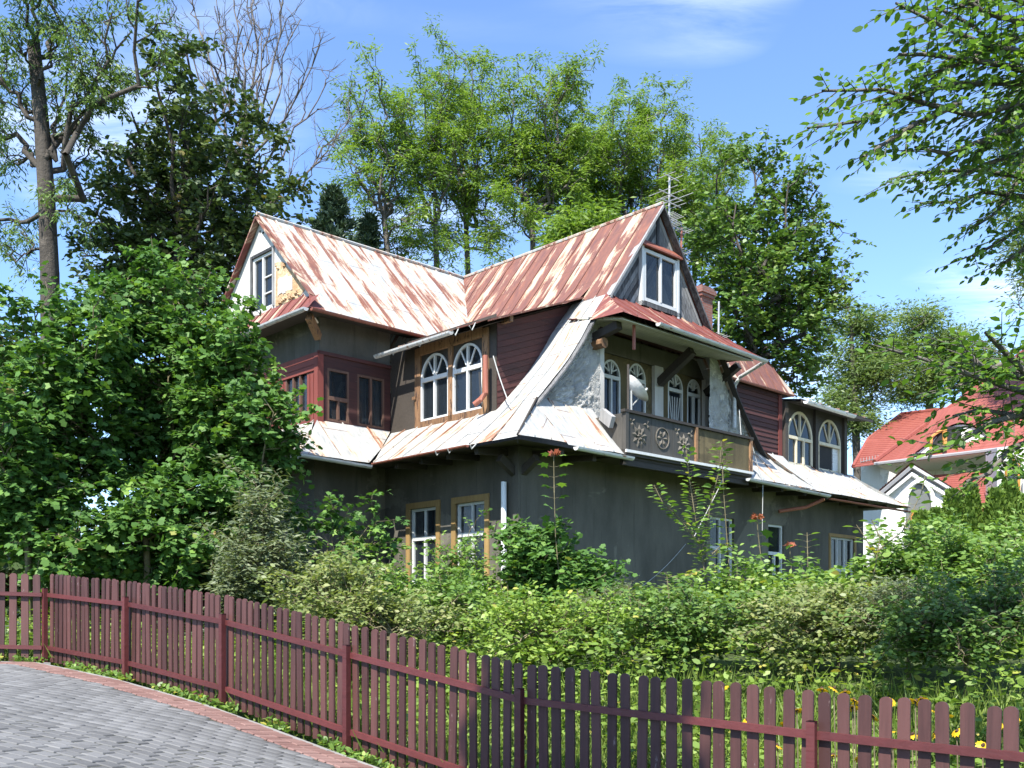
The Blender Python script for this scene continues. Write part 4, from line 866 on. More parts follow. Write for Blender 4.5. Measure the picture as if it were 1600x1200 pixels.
# ---------------------------------------------------------------- paving
def build_pavement():
    # bed under the pavers
    xs = np.array(sorted(set(np.round(np.linspace(-16, 8, 97), 3)) | {p for p in FX if -16 < p < 8})); rows = []
    for x in xs:
        ye = float(fence_y(x))-.30
        rows.append([(x, y, float(g_of_x(x))+.026) for y in np.linspace(-6, ye, 30)])
    v = np.array(rows).reshape(-1, 3); n = 30
    i = np.arange(len(xs)-1)[:, None]*n+np.arange(n-1)[None, :]; f = np.stack([i, i+n, i+n+1, i+1], -1).reshape(-1, 4)
    pv = link('pavement', np_mesh('pavement', v, f, 4, None, True), M['soil_joint']); tag(pv, kind='structure')
    # one paver as shared mesh, chamfered top
    def paver_mesh(name, l, w, mat, b=.008, h=.035):
        mb = MB(); x, y = l/2, w/2; q = [(-x, -y), (x, -y), (x, y), (-x, y)]; q2 = [(-x+b, -y+b), (x-b, -y+b), (x-b, y-b), (-x+b, y-b)]
        me = bpy.data.meshes.new(name); vv = [(a, c, -.02) for a, c in q]+[(a, c, h-b) for a, c in q]+[(a, c, h) for a, c in q2]
        ff = [(8, 9, 10, 11)]+[(k, (k+1) % 4, (k+1) % 4+4, k+4) for k in range(4)]+[(k+4, (k+1) % 4+4, (k+1) % 4+8, k+8) for k in range(4)]
        me.from_pydata(vv, [], ff); me.materials.append(M[mat]); return me
    L, Wd = .185, .148
    pm = paver_mesh('paver', L-.015, Wd-.015, 'paver'); rm = paver_mesh('brick', .20, .095, 'paver_red')
    ang = R(-21); ca, sa = math.cos(ang), math.sin(ang); r2 = random.Random(8)
    cand = []
    def seen(x, y, z): 
        if y < 1: return False
        px = 800+1539*x/y; py = 960-1539*z/y
        return -60 < px < 760 and py < 1290
    def dfence(x, y):   # distance in front of the fence
        best = 9
        pts = FENCE_L+FENCE
        for (ax, ay), (bx, by) in zip(pts, pts[1:]):
            dx, dy = bx-ax, by-ay; t = max(0, min(1, ((x-ax)*dx+(y-ay)*dy)/(dx*dx+dy*dy))); best = min(best, math.hypot(x-ax-t*dx, y-ay-t*dy))
        return best if y < fence_y(x) else -best
    for j in range(-10, 110):
        for i in range(-70, 70):
            a = (i+(.5 if j % 2 else 0))*L; c = j*Wd
            x = a*ca-c*sa-3; y = a*sa+c*ca; z = float(g_of_x(x))
            if not seen(x, y, z) or dfence(x, y) < .70: continue
            cand.append((y, x, z))
    cand.sort()
    # the border courses follow the fence
    border = []
    pts = [(-16, 13.5)]+FENCE_L+FENCE[:-1]
    for off, in ((.40,), (.60,)):
        for (ax, ay), (bx, by) in zip(pts, pts[1:]):
            dx, dy = bx-ax, by-ay; ln = math.hypot(dx, dy); n = int(ln/.108); nx, ny = dy/ln, -dx/ln
            if ny > 0: nx, ny = -nx, -ny
            for k in range(n):
                t = (k+.5)/n; x = ax+dx*t+nx*off; y = ay+dy*t+ny*off; z = float(g_of_x(x))
                if seen(x, y, z): border.append((y, x, z, math.atan2(dy, dx)))
    border.sort()
    def slope_rot(x, y): return -math.atan((float(g_of_x(x+.15))-float(g_of_x(x-.15)))/.3)
    def place(me, name, items, rotf, lift=0.0):
        for it in items:
            o = bpy.data.objects.new(name, me); COL.objects.link(o); o.parent = pv
            o.location = (it[1], it[0], it[2]+lift+r2.uniform(-.006, .003)); o.rotation_euler = (Quaternion((0, 1, 0), slope_rot(it[1], it[0])+r2.uniform(-.010, .010)) @ Quaternion((1, 0, 0), r2.uniform(-.010, .010)) @ Quaternion((0, 0, 1), rotf(it)+r2.uniform(-.015, .015))).to_euler()
    place(pm, 'paver', cand[:300], lambda it: ang); place(rm, 'brick', border[:300], lambda it: it[3]+math.pi/2, .010)
    def joined(items, me, rotf, name, mat):
        base = np.array([v.co[:] for v in me.vertices]); fa = [tuple(p.vertices) for p in me.polygons]
        V = []; F = []; A_ = []
        for it in items:
            t = rotf(it); c, s = math.cos(t), math.sin(t); sl = math.tan(-slope_rot(it[1], it[0])); n = len(V)*len(base)
            p = base.copy(); x = p[:, 0]*c-p[:, 1]*s; y = p[:, 0]*s+p[:, 1]*c
            V.append(np.stack([x+it[1], y+it[0], p[:, 2]+it[2]+(.010 if name == 'bricks' else 0)+x*sl+r2.uniform(-.003, .003)], -1)); F += [tuple(n+q for q in f_) for f_ in fa]; A_ += [r2.random()]*len(base)
        if not V: return
        o = link(name, np_mesh(name, np.concatenate(V), np.array(F), 4, np.array(A_)), M[mat], pv); tag(o, kind='stuff')
    joined(cand[300:], pm, lambda it: ang, 'pavers', 'paver'); joined(border[300:], rm, lambda it: it[3]+math.pi/2, 'bricks', 'paver_red')
    # narrow concrete edging between paving and weeds
    mb = MB()
    for (ax, ay), (bx, by) in zip(pts, pts[1:]):
        dx, dy = bx-ax, by-ay; ln = math.hypot(dx, dy); nx, ny = dy/ln, -dx/ln
        if ny > 0: nx, ny = -nx, -ny
        n = max(1, int(ln/1.0))
        for k in range(n):
            P = []
            for t in (k/n, (k+1)/n-.004):
                for o_ in (.305, .245):
                    x = ax+dx*t+nx*o_; y = ay+dy*t+ny*o_; P.append((x, y, float(g_of_x(x))))
            a, b, c, d = P; lo = lambda p: (p[0], p[1], p[2]-.1); hi = lambda p: (p[0], p[1], p[2]+.045)
            mb.hexa([lo(a), lo(c), lo(d), lo(b), hi(a), hi(c), hi(d), hi(b)])
    k = mb.build('kerb', M['kerb']); tag(k, kind='structure')
build_pavement()

# ---------------------------------------------------------------- fence
def build_fence():
    fe = empty('picket_fence', (FENCE[3][0], FENCE[3][1], float(g_of_x(FENCE[3][0])))); ox, oy, oz = fe.location
    tag(fe, 'long maroon brown picket fence with rounded board tops along the paving', 'fence')
    r2 = random.Random(4)
    def picket_mesh(h, w=.092, t=.022):
        me = bpy.data.meshes.new('picket'); n = 8; r_ = w/2
        prof = [(-r_, 0), (r_, 0), (r_, h-r_*.8)]+[(r_*math.cos(math.pi*k/n), h-r_*.8+r_*.8*math.sin(math.pi*k/n)) for k in range(1, n)]+[(-r_, h-r_*.8)]
        m = len(prof); vv = [(x, -t/2, z) for x, z in prof]+[(x, t/2, z) for x, z in prof]
        ff = [tuple(range(m)), tuple(range(2*m-1, m-1, -1))]+[(k+m, (k+1) % m+m, (k+1) % m, k) for k in range(m)]
        me.from_pydata(vv, [], ff); me.materials.append(M['picket']); return me
    meshes = [picket_mesh(1.265+.003*k, .079+.003*(k % 3)) for k in range(4)]
    wide = picket_mesh(1.26, .10)
    def run(pts, pitch, mlist, ztop_off=0.0, both=True):
        for i, ((ax, ay), (bx, by)) in enumerate(zip(pts, pts[1:])):
            ln = math.hypot(bx-ax, by-ay); a = math.atan2(by-ay, bx-ax); za, zb = float(g_of_x(ax)), float(g_of_x(bx)); n = max(1, round(ln/pitch))
            nx, ny = math.sin(a), -math.cos(a)
            if ny > 0: nx, ny = -nx, -ny            # towards the street
            for k in range(n):
                t = (k+.5)/n; x = ax+(bx-ax)*t; y = ay+(by-ay)*t
                # the ground curves between posts
                z = float(g_of_x(x))*.5+(za+(zb-za)*t)*.5
                me = r2.choice(mlist); o = bpy.data.objects.new('picket', me); COL.objects.link(o); o.parent = fe
                o.location = (x-ox+r2.uniform(-.003, .003), y-oy, z-oz+.035+r2.uniform(-.005, .005)); o.rotation_euler = (r2.uniform(-.012, .012), r2.gauss(0, .009), a+r2.uniform(-.03, .03))
            for h in (.24, 1.00):
                mb = MB(); p = (ax+nx*.036-ox, ay+ny*.036-oy, za+h-oz); q = (bx+nx*.036-ox, by+ny*.036-oy, zb+h-oz); mb.beam(p, q, .042, .055)
                mb.build('rail', M['rail'], fe)
            mb = MB(); mb.box(-.03, .03, -.03, .03, -.3, 1.10); mb.poly([(-.034, -.034, 1.10), (.034, -.034, 1.10), (.034, .034, 1.10), (-.034, .034, 1.10)])
            o = mb.build('post', M['rail'], fe); o.location = (ax+nx*.075-ox, ay+ny*.075-oy, za-oz); o.rotation_euler = (0, 0, a)
    run(FENCE, .132, meshes); run(FENCE_L, .165, [wide])
build_fence()

# ---------------------------------------------------------------- plants: generators
def rodrigues_frames(D, Nn):
    D = D/np.linalg.norm(D, axis=1, keepdims=True); Nn = Nn-(Nn*D).sum(1, keepdims=True)*D; Nn /= np.linalg.norm(Nn, axis=1, keepdims=True)+1e-9
    return D, np.cross(Nn, D), Nn
LEAF = {
 'diamond': np.array([(0, 0, 0), (.5, .26, .05), (1, 0, -.06), (.5, -.26, .05)]),
 'narrow': np.array([(0, 0, 0), (.45, .13, .03), (1, 0, -.10), (.45, -.13, .03)]),
 'blade': np.array([(0, .02, 0), (.5, .022, .04), (1, 0, -.12), (.5, -.022, .04), (0, -.02, 0)]),
 'lobed': np.array([(0, 0, 0), (.22, .42, -.02), (1, .10, -.06), (.75, -.30, .03), (.18, -.40, -.03)]),
 'oval': np.array([(0, 0, 0), (.28, .25, .04), (.65, .24, .03), (1, 0, -.08), (.65, -.24, .03), (.28, -.25, .04)]),
 'palm': np.array([(0, 0, 0), (.10, .20, .01), (.02, .46, -.03), (.36, .34, .03), (.58, .52, -.04), (.62, .20, .04), (1.0, 0, -.10), (.62, -.20, .04), (.58, -.52, -.04), (.36, -.34, .03), (.02, -.46, -.03), (.10, -.20, .01)]),
 'maple': np.array([(0, 0, 0), (.05, .42, -.02), (.38, .30, .03), (.62, .46, -.04), (1.0, 0, -.08), (.62, -.46, -.04), (.38, -.30, .03), (.05, -.42, -.02)]),
}
def leaf_mesh(name, P, D, Nn, S, shape, r, lv=None):
    T = LEAF[shape]; k = len(T); D, B, Nn = rodrigues_frames(D, Nn)
    V = P[:, None, :]+S[:, None, None]*(T[None, :, 0:1]*D[:, None]+T[None, :, 1:2]*B[:, None]+T[None, :, 2:3]*Nn[:, None])
    n = len(P); F = np.arange(n*k).reshape(n, k); lv = r.random(n) if lv is None else lv
    return np_mesh(name, V.reshape(-1, 3), F, k, np.repeat(lv, k))
def tubes_mesh(name, segs, sides=5):
    """segs: list of (p0, p1, r0, r1)"""
    p0 = np.array([s[0] for s in segs]); p1 = np.array([s[1] for s in segs]); r0 = np.array([s[2] for s in segs]); r1 = np.array([s[3] for s in segs])
    d = p1-p0; d /= np.linalg.norm(d, axis=1, keepdims=True)+1e-9
    ref = np.where(np.abs(d[:, 2:3]) < .9, np.array([[0, 0, 1.]]), np.array([[1., 0, 0]])); x = np.cross(d, ref); x /= np.linalg.norm(x, axis=1, keepdims=True)+1e-9; y = np.cross(d, x)
    t = np.arange(sides)*2*np.pi/sides; c, s = np.cos(t), np.sin(t)
    ring = x[:, None]*c[None, :, None]+y[:, None]*s[None, :, None]
    p1e = p1+d*(r1*.4)[:, None]
    V = np.concatenate([p0[:, None]+ring*r0[:, None, None], p1e[:, None]+ring*r1[:, None, None]], 1)
    n = len(segs); b = (np.arange(n)*2*sides)[:, None]; k = np.arange(sides)[None]; k2 = (k+1) % sides
    F = np.stack([b+k, b+k2, b+k2+sides, b+k+sides], -1).reshape(-1, 4)
    return np_mesh(name, V.reshape(-1, 3), F, 4, None, True)
def skeleton(r, trunk, tips, r_tip=.012, power=.46, rmax=None, bend=.15, up=.0, limbs=()):
    """Joins every tip to the nearest lower branch point; thickness follows the number of tips carried."""
    nodes = []; par = []
    for i, p in enumerate(trunk): nodes.append(np.array(p, float)); par.append(i-1)
    for lb in limbs:
        j = int(np.argmin([np.linalg.norm(q-lb[0]) for q in nodes])); prev = j
        for q in lb[1:]: nodes.append(np.array(q, float)); par.append(prev); prev = len(nodes)-1
    tips = np.array(tips); nt0 = len(nodes); axis = np.array(nodes)
    dist = np.min(np.linalg.norm(tips[:, None]-axis[None], axis=2), axis=1); order = np.argsort(dist)
    N = np.zeros((len(nodes)+len(tips)*5, 3)); N[:len(nodes)] = nodes; cnt = len(nodes); leafs = []
    for ti in order:
        t = tips[ti]; dv = t-N[:cnt]; dl = np.linalg.norm(dv, axis=1); pen = dl+np.maximum(0, -(dv[:, 2])+dl*.12)*1.6
        j = int(np.argmin(pen)); a = N[j]; n = max(1, min(4, int(dl[j]/.7))); prev = j
        for k in range(1, n+1):
            q = a+(t-a)*k/n
            if k < n: q = q+r.normal(size=3)*bend*dl[j]/n+np.array([0, 0, up*math.sin(math.pi*k/n)*dl[j]])
            N[cnt] = q; par.append(prev); prev = cnt; cnt += 1
        leafs.append(prev)
    w = np.zeros(cnt); w[leafs] += 1
    for i in range(cnt-1, 0, -1): w[par[i]] += w[i]
    rad = r_tip*np.maximum(w, .6)**power
    if rmax: 
        s = rmax/rad[0]; rad = np.where(rad > r_tip*2, r_tip*2+(rad-r_tip*2)*max(.1, (rmax-r_tip*2)/(rad[0]-r_tip*2+1e-6)), rad)
    segs = [(N[par[i]], N[i], rad[par[i]] if i >= nt0 and w[par[i]] < w[i]*3 else (rad[par[i]] if i < nt0 else rad[i]*1.15), rad[i]) for i in range(1, cnt)]
    return segs, N[:cnt], par
def ell_points(r, n, blobs, shell=.55):
    """points inside a union of ellipsoids, more of them near the surface"""
    w = np.array([b[3]*b[4]*b[5] for b in blobs])**.8; w /= w.sum(); out = []
    for b, c in zip(blobs, r.multinomial(n, w)):
        d = r.normal(size=(c, 3)); d /= np.linalg.norm(d, axis=1, keepdims=True); q = (shell+(1-shell)*r.random(c)**.7)
        low = r.random(c) < .30; q[low] *= r.random(low.sum()); far = r.random(c) < .14; q[far] *= 1+.38*r.random(far.sum())
        out.append(np.array(b[:3])+d*q[:, None]*np.array(b[3:6]))
    return np.concatenate(out)
def tree(name, label, cat, base, trunk, blobs, ntip, nleaf, leaf, mat, bark, seed, size, spread, rmax, droop=0.0, group=None, tiltn=.75, r_tip=.012, up=.05, crown_label=None, shell=.55, flat=.6, bend=.15, layered=0.0, sub=0, limbs=(), spike=None):
    r = np.random.default_rng(seed); base = np.array(base, float); e = empty(name, tuple(base)); tag(e, label, cat, group)
    if sub:                                       # break each lobe into uneven smaller clumps
        nb = []
        for b_ in blobs:
            for _ in range(sub):
                dv = r.normal(size=3); dv *= (r.random()**.5)*.95/np.linalg.norm(dv); q = .28+.30*r.random()
                nb.append((b_[0]+dv[0]*b_[3], b_[1]+dv[1]*b_[4], b_[2]+dv[2]*b_[5], b_[3]*q*1.15, b_[4]*q*1.15, b_[5]*q*.85))
        blobs = nb
    tips = ell_points(r, ntip, blobs, shell); tips[:, 2] = np.maximum(tips[:, 2], base[2]+.25)
    if spike: m_ = r.random(ntip) < spike[0]; tips[m_, 2] += spike[1]*r.random(m_.sum())
    segs, N, par = skeleton(r, trunk, tips, r_tip, .46, rmax, bend, up, limbs)
    segs = [(a-base, b-base, c, d) for a, b, c, d in segs]
    link('trunk', tubes_mesh('trunk', segs, 6), M[bark], e)
    if nleaf:
        k = nleaf//ntip; n = ntip*k; T = np.repeat(tips, k, 0); sp = spread*np.repeat(.6+.8*r.random(ntip), k)[:, None]
        off = r.normal(size=(n, 3))*sp*np.array([1, 1, flat])
        if layered: off[:, 2] = np.round(off[:, 2]/layered)*layered+r.normal(size=n)*.03
        P = T+off-base; P[:, 2] -= droop*np.abs(r.normal(size=n))
        D = off/(np.linalg.norm(off, axis=1, keepdims=True)+1e-6)+r.normal(size=(n, 3))*.6; D[:, 2] = D[:, 2]*.5-droop*1.2-.15
        Nn = r.normal(size=(n, 3))*tiltn+np.array([0, 0, 1.0]); S = size*(.65+.7*r.random(n))
        lv = np.clip(.5*r.random(n)+.5*np.repeat(r.random(ntip), k)+r.normal(size=n)*.08, 0, 1); lv[r.random(n) < .012] = 1.0
        link('crown', leaf_mesh('crown', P, D, Nn, S, leaf, r, lv), M[mat], e)
    return e
def at(px, py, d): return np.array([(px-800)/1539*d, d, (960-py)/1539*d])
def blob(px, py, d, rx, ry, rz=None):
    """ellipsoid crown lobe centred where the photograph shows it; rx, ry in photo pixels at that distance"""
    c = at(px, py, d); k = d/1539; return (*c, rx*k, (rz or rx)*k, ry*k)
def gz(p): return float(ground_z(p[0], p[1]))
def foot(px, d): p = at(px, 960, d); return np.array([p[0], p[1], gz(p)])
def trunkline(px_pts, d, jitter=0):
    pts = [at(x, y, d) for x, y in px_pts]; b = pts[0].copy(); b[2] = gz(b)-.1; return [b]+pts
def dense(pts, n=4):
    out = []
    for a, b in zip(pts, pts[1:]):
        for k in range(n): out.append(a+(b-a)*k/n)
    return out+[pts[-1]]

def grown_tree(name, label, d, trunk_px, limb_tips, seed, r0, leaf, mat, bark, size, group=None, sec=7, twg=5, per=7, sec_len=.34, twig_len=1.0, droop=.25, wide=.55, limb_r=.5, leaf_spread=.10, up=.35, cluster=6, from_t=.30, depth=1.0, sc=1.0, wob=.35, cat='tree', world_tips=None):
    """trunk, limbs to given points, branches, twigs, leaf sprays: an open crown with visible wood"""
    r = np.random.default_rng(seed); tr = [at(x, y, d) for x, y in trunk_px]; b = tr[0].copy(); b[2] = gz(b)-.1; tr = dense([b]+tr, 3); e = empty(name, tuple(b)); tag(e, label, cat, group)
    segs = []; n = len(tr)
    for i, (p, q) in enumerate(zip(tr, tr[1:])): segs.append((p-b, q-b, r0*(1-.45*i/n), r0*(1-.45*(i+1)/n)))
    LP = []; LD = []; LB = []
    def curve(p, q, lift, k, noise_):
        L_ = np.linalg.norm(q-p); t = np.linspace(0, 1, k+1)[:, None]; c = p+(q-p)*t; c[:, 2] += lift*L_*np.sin(np.pi*t[:, 0]); c[1:-1] += r.normal(size=(k-1, 3))*noise_*L_/k; return c
    for (x, y, st) in (world_tips or limb_tips):
        dd = r.uniform(-1, 1)*depth*2.2*sc; tip = at(x, y, d+dd) if world_tips is None else np.array(x); root = tr[int(np.clip(round(st*(n-1)), 1, n-1))]; L_ = np.linalg.norm(tip-root)
        c = curve(root, tip, -.06 if tip[2] > root[2]+.5*L_ else .10, 8, wob); rl = r0*limb_r*min(1, (L_/9/sc)**.6)
        for i in range(8): segs.append((c[i]-b, c[i+1]-b, rl*(1-.85*i/8)+.012*sc, rl*(1-.85*(i+1)/8)+.012*sc))
        ns = max(3, int(sec*(.6+L_/12/sc)))
        for k in range(ns):
            t = from_t+(1-from_t)*(k+r.random())/ns; i = min(7, int(t*8)); p = c[i]+(c[i+1]-c[i])*(t*8-i); ax = (c[i+1]-c[i])/np.linalg.norm(c[i+1]-c[i])
            dv = r.normal(size=3); dv -= dv.dot(ax)*ax; dv /= np.linalg.norm(dv); dv = ax*(1-wide)+dv*wide+np.array([0, 0, up*.5]); dv /= np.linalg.norm(dv)
            l2 = L_*sec_len*(1.15-.75*t)*(.6+.7*r.random())+.5*sc; q = p+dv*l2; c2 = curve(p, q, .05, 4, .30)
            for m in range(4): segs.append((c2[m]-b, c2[m+1]-b, .030*sc*(1-.2*m)*(.5+l2/5/sc)+.006*sc, .030*sc*(1-.2*(m+1))*(.5+l2/5/sc)+.006*sc))
            nt = max(2, int(twg*(.5+l2/3/sc)))
            for h in range(nt+1):
                t2 = .25+.75*(h+r.random()*.9)/(nt+1) if h < nt else 1.0; m = min(3, int(t2*4)); p2 = c2[m]+(c2[m+1]-c2[m])*(t2*4-m); a2 = (q-p)/l2
                dv2 = r.normal(size=3)*.7+a2*.8+np.array([0, 0, up*.6]); dv2 /= np.linalg.norm(dv2); l3 = twig_len*(.5+.7*r.random()); q2 = p2+dv2*l3
                segs.append((p2-b, q2-b, .014*sc, .007*sc))
                if not per: 
                    for _ in range(3): 
                        a_ = p2+(q2-p2)*r.random(); dv3 = dv2+r.normal(size=3)*.5; segs.append((a_-b, a_+dv3/np.linalg.norm(dv3)*l3*.5-b, .008, .005))
                    continue
                tone = r.random()
                for g in range(per):
                    z = p2+(q2-p2)*(.25+.75*(g+.5)/per); od = r.normal(size=3); od[2] = od[2]*.5-droop; od = od/np.linalg.norm(od)+dv2*.25
                    # a spray: leaflets on both sides of its own rachis
                    ln = size*2.1*(.7+.5*r.random()); sd = np.cross(od, [0, 0, 1.]); sd /= np.linalg.norm(sd)+1e-6
                    for j in range(cluster):
                        f_ = (j//2+.6)/(cluster/2); s_ = 1 if j % 2 else -1
                        LP.append(z+od*ln*f_+r.normal(size=3)*leaf_spread*.4-b+np.array([0, 0, -droop*.25*ln*f_*f_])); LD.append(od*.55+sd*s_*.8+np.array([0, 0, -droop*.6])); LB.append(tone)
    link('trunk', tubes_mesh('trunk', segs, 5), M[bark], e)
    if per:
        LP = np.array(LP); n_ = len(LP); lv = np.clip(.5*np.array(LB)+.5*r.random(n_), 0, 1)
        link('crown', leaf_mesh('crown', LP, np.array(LD)+r.normal(size=(n_, 3))*.2, r.normal(size=(n_, 3))*.55+np.array([0, -.25, 1.]), size*(.7+.6*r.random(n_)), leaf, r, lv), M[mat], e)
        return e, n_
    return e, 0

# ---------------------------------------------------------------- trees behind the house
def T(name, label, px_trunk, d, blobs, ntip, nleaf, leaf, mat, bark, seed, size, spread, rmax, **kw):
    tr = dense(trunkline(px_trunk, d), 5); b = tr[0].copy(); kw['limbs'] = [dense([at(x, y, d+dd) for x, y, dd in lb], 3) for lb in kw.get('limbs', ())]
    return tree(name, label, 'tree', b, tr, [blob(x, y, d+dd, rx, ry) for x, y, dd, rx, ry in blobs], ntip, nleaf, leaf, mat, bark, seed, size, spread, rmax, **kw)
BG = 'trees behind the old house'
CNT = []
def GT(*a, **k): CNT.append(grown_tree(*a, **k)[1])
GT('ash_tree', 'huge old ash with a dark forked trunk beside the overgrown maples', 31, [(80, 700), (77, 430), (72, 310), (64, 190), (52, 70)], [(20, -60, 1), (62, -80, 1), (255, -20, .62), (175, 20, .70), (110, -50, .90), (-40, 60, .80), (112, 110, .76), (160, 120, .66), (10, 260, .66), (-40, 370, .56), (25, 410, .48), (140, 240, .58), (35, 170, .80), (-60, 200, .66), (30, 80, .92), (95, 30, .88), (205, 50, .66), (120, 330, .52)], 11, .36, 'narrow', 'leaf_ash_big', 'bark_dark', .20, sec=6, twg=4, per=6, sec_len=.24, twig_len=.8, droop=.60, cluster=6, from_t=.30, limb_r=.36)
GT('maple_tree', 'tall dark maple with browning leaves behind the white gable', 35, [(290, 800), (292, 560), (290, 470)], [(290, 75, 1), (250, 100, 1), (335, 105, 1), (205, 175, 1), (370, 190, 1), (165, 235, .95), (405, 240, .95), (440, 300, .9), (150, 330, .9), (125, 400, .85), (230, 290, 1), (325, 290, 1), (270, 380, .95), (365, 390, .9), (150, 480, .8), (430, 400, .85), (450, 360, .85), (200, 430, .85), (310, 200, 1), (260, 220, 1), (330, 440, .9), (240, 470, .9), (180, 350, .9)], 12, .33, 'lobed', 'leaf_dark', 'bark_dark', .19, sec=8, twg=4, per=6, sec_len=.24, twig_len=.75, droop=.2, cluster=5, from_t=.30, wide=.65)
GT('dead_tree', 'bare dead tree with leafless spreading tops above the white gable', 38, [(388, 700), (387, 400), (388, 250)], [(402, -60, 1), (445, -20, 1), (365, -30, .95), (335, 10, .95), (470, 30, .95), (500, 70, .9), (510, 130, .85), (545, 190, .8), (520, 240, .8), (300, 0, .9), (425, 20, 1), (280, 40, .9), (385, 10, 1)], 13, .17, 'narrow', 'leaf_ash', 'bark_dead', .2, sec=5, twg=3, per=0, sec_len=.20, twig_len=.9, wide=.34, up=.7, from_t=.30, limb_r=.36, wob=.16)
for k, (lab, d, tr, tips) in enumerate((
  ('slender leaning ash with a thin crown behind the roof valley', 44, [(612, 460), (600, 340)], [(545, 205, 1), (570, 110, 1), (598, 82, 1), (630, 125, 1), (555, 255, .95), (640, 200, 1), (590, 170, 1), (575, 330, .9), (625, 380, .85), (640, 320, .9)]),
  ('forked ash with many bare limbs behind the left roof ridge', 46, [(684, 470), (680, 350)], [(640, 125, 1), (665, 95, 1), (690, 110, 1), (622, 200, 1), (650, 235, 1), (712, 200, 1), (700, 285, .95), (640, 300, .95), (655, 375, .85), (705, 390, .8)]),
  ('highest of the feathery ashes, its crown topping the rusty roof valley', 48, [(733, 470), (728, 350)], [(700, 62, 1), (725, 50, 1), (747, 88, 1), (690, 130, 1), (772, 110, 1), (762, 190, 1), (705, 230, 1), (740, 150, 1), (775, 270, .95), (720, 300, .95), (765, 360, .85), (700, 350, .85), (790, 400, .8)]),
  ('broad bright green ash behind the rusty main ridge', 46, [(834, 460), (832, 350)], [(795, 105, 1), (828, 92, 1), (862, 88, 1), (890, 78, 1), (908, 140, 1), (800, 180, 1), (915, 225, 1), (782, 240, .95), (892, 300, .95), (850, 180, 1), (860, 250, 1), (800, 310, .9), (905, 350, .9)]),
  ('dense light green ash to the left of the antennas', 50, [(985, 470), (984, 370)], [(958, 165, 1), (984, 145, 1), (1012, 165, 1), (1050, 155, 1), (1092, 195, 1), (932, 230, 1), (1115, 250, 1), (922, 300, .95), (1125, 320, .95), (1040, 250, 1), (985, 230, 1), (1080, 300, 1), (960, 330, .95), (1030, 330, .95), (940, 190, 1)]),
  ('ash with a narrow crown filling the gap above the main ridge', 52, [(905, 470), (903, 380)], [(880, 210, 1), (915, 180, 1), (940, 215, 1), (870, 290, .95), (945, 290, .95), (905, 270, 1), (850, 350, .9)]),
  ('ash crown closing the gap right of the grey boarded gable', 54, [(1085, 520), (1085, 420)], [(1055, 235, 1), (1100, 205, 1), (1135, 245, 1), (1080, 290, 1), (1125, 330, .95), (1055, 340, .95), (1150, 235, 1), (1100, 380, .9), (1140, 400, .9)]))):
    tips = [(x, y+(42 if y < 130 else 14), st) for x, y, st in tips]
    GT('ash_tree', lab, d, tr, tips, 21+k, .20, 'narrow', 'leaf_ash', 'bark', .235, group=BG, sec=8, twg=3, per=(8, 8, 9, 11, 14, 12, 11)[k], sec_len=.27, twig_len=.95, droop=.30, cluster=6, from_t=.28, wide=.5)
GT('maple_tree', 'large round maple with dense foliage behind the brick chimney', 42, [(1180, 800), (1176, 640), (1172, 540)], [(1120, 265, 1), (1160, 235, 1), (1192, 262, 1), (1232, 285, 1), (1280, 290, 1), (1298, 345, .95), (1310, 430, .9), (1325, 445, .9), (1265, 400, .95), (1285, 520, .85), (1250, 570, .8), (1220, 470, .9), (1125, 380, .95), (1110, 460, .85), (1180, 370, 1), (1265, 600, .75), (1150, 320, 1), (1225, 350, 1), (1160, 450, .9), (1205, 540, .8), (1250, 480, .9), (1115, 530, .8), (1200, 420, .95)], 31, .28, 'lobed', 'leaf_maple', 'bark_dark', .20, sec=8, twg=4, per=5, sec_len=.25, twig_len=.8, droop=.2, cluster=5, from_t=.30, wide=.65)
T('willow_tree', 'pale feathery willow between the dark maple and the red roof', [(1340, 760), (1336, 640), (1332, 560), (1330, 500)], 60, [(1330, 510, 0, 50, 50), (1360, 570, 0, 50, 55), (1310, 600, 0, 40, 60), (1350, 640, 0, 45, 40), (1300, 560, 0, 26, 40)], 330, 20000, 'narrow', 'leaf_willow', 'bark', 32, .30, .50, .24, group=BG, r_tip=.015, sub=5, shell=.3)
T('willow_tree', 'broad pale willow rising directly behind the red tiled roof', [(1450, 760), (1452, 640), (1455, 560)], 62, [(1420, 510, 0, 55, 45), (1470, 540, 0, 60, 50), (1400, 580, 0, 50, 45), (1500, 560, 0, 40, 45), (1450, 600, 0, 60, 40), (1540, 600, 0, 50, 50)], 430, 26000, 'narrow', 'leaf_willow', 'bark', 33, .30, .50, .24, group=BG, r_tip=.015, sub=5, shell=.3)
T('willow_tree', 'tall hazy willow behind the overhanging beech branches', [(1650, 760), (1645, 500), (1640, 350)], 46, [(1610, 330, 0, 40, 90), (1600, 220, 0, 36, 80), (1630, 140, 0, 40, 60), (1615, 420, 0, 30, 70)], 260, 13000, 'narrow', 'leaf_willow', 'bark', 34, .26, .4, .22, group=BG, r_tip=.02)
T('maple_tree', 'dark tree filling the gap beyond the left fence corner', [(-20, 800), (-20, 650)], 34, [(-10, 560, 0, 40, 60), (0, 680, 0, 50, 80), (-60, 620, 0, 60, 90), (30, 790, 0, 70, 70)], 260, 16000, 'lobed', 'leaf_dark', 'bark_dark', 35, .20, .45, .22)
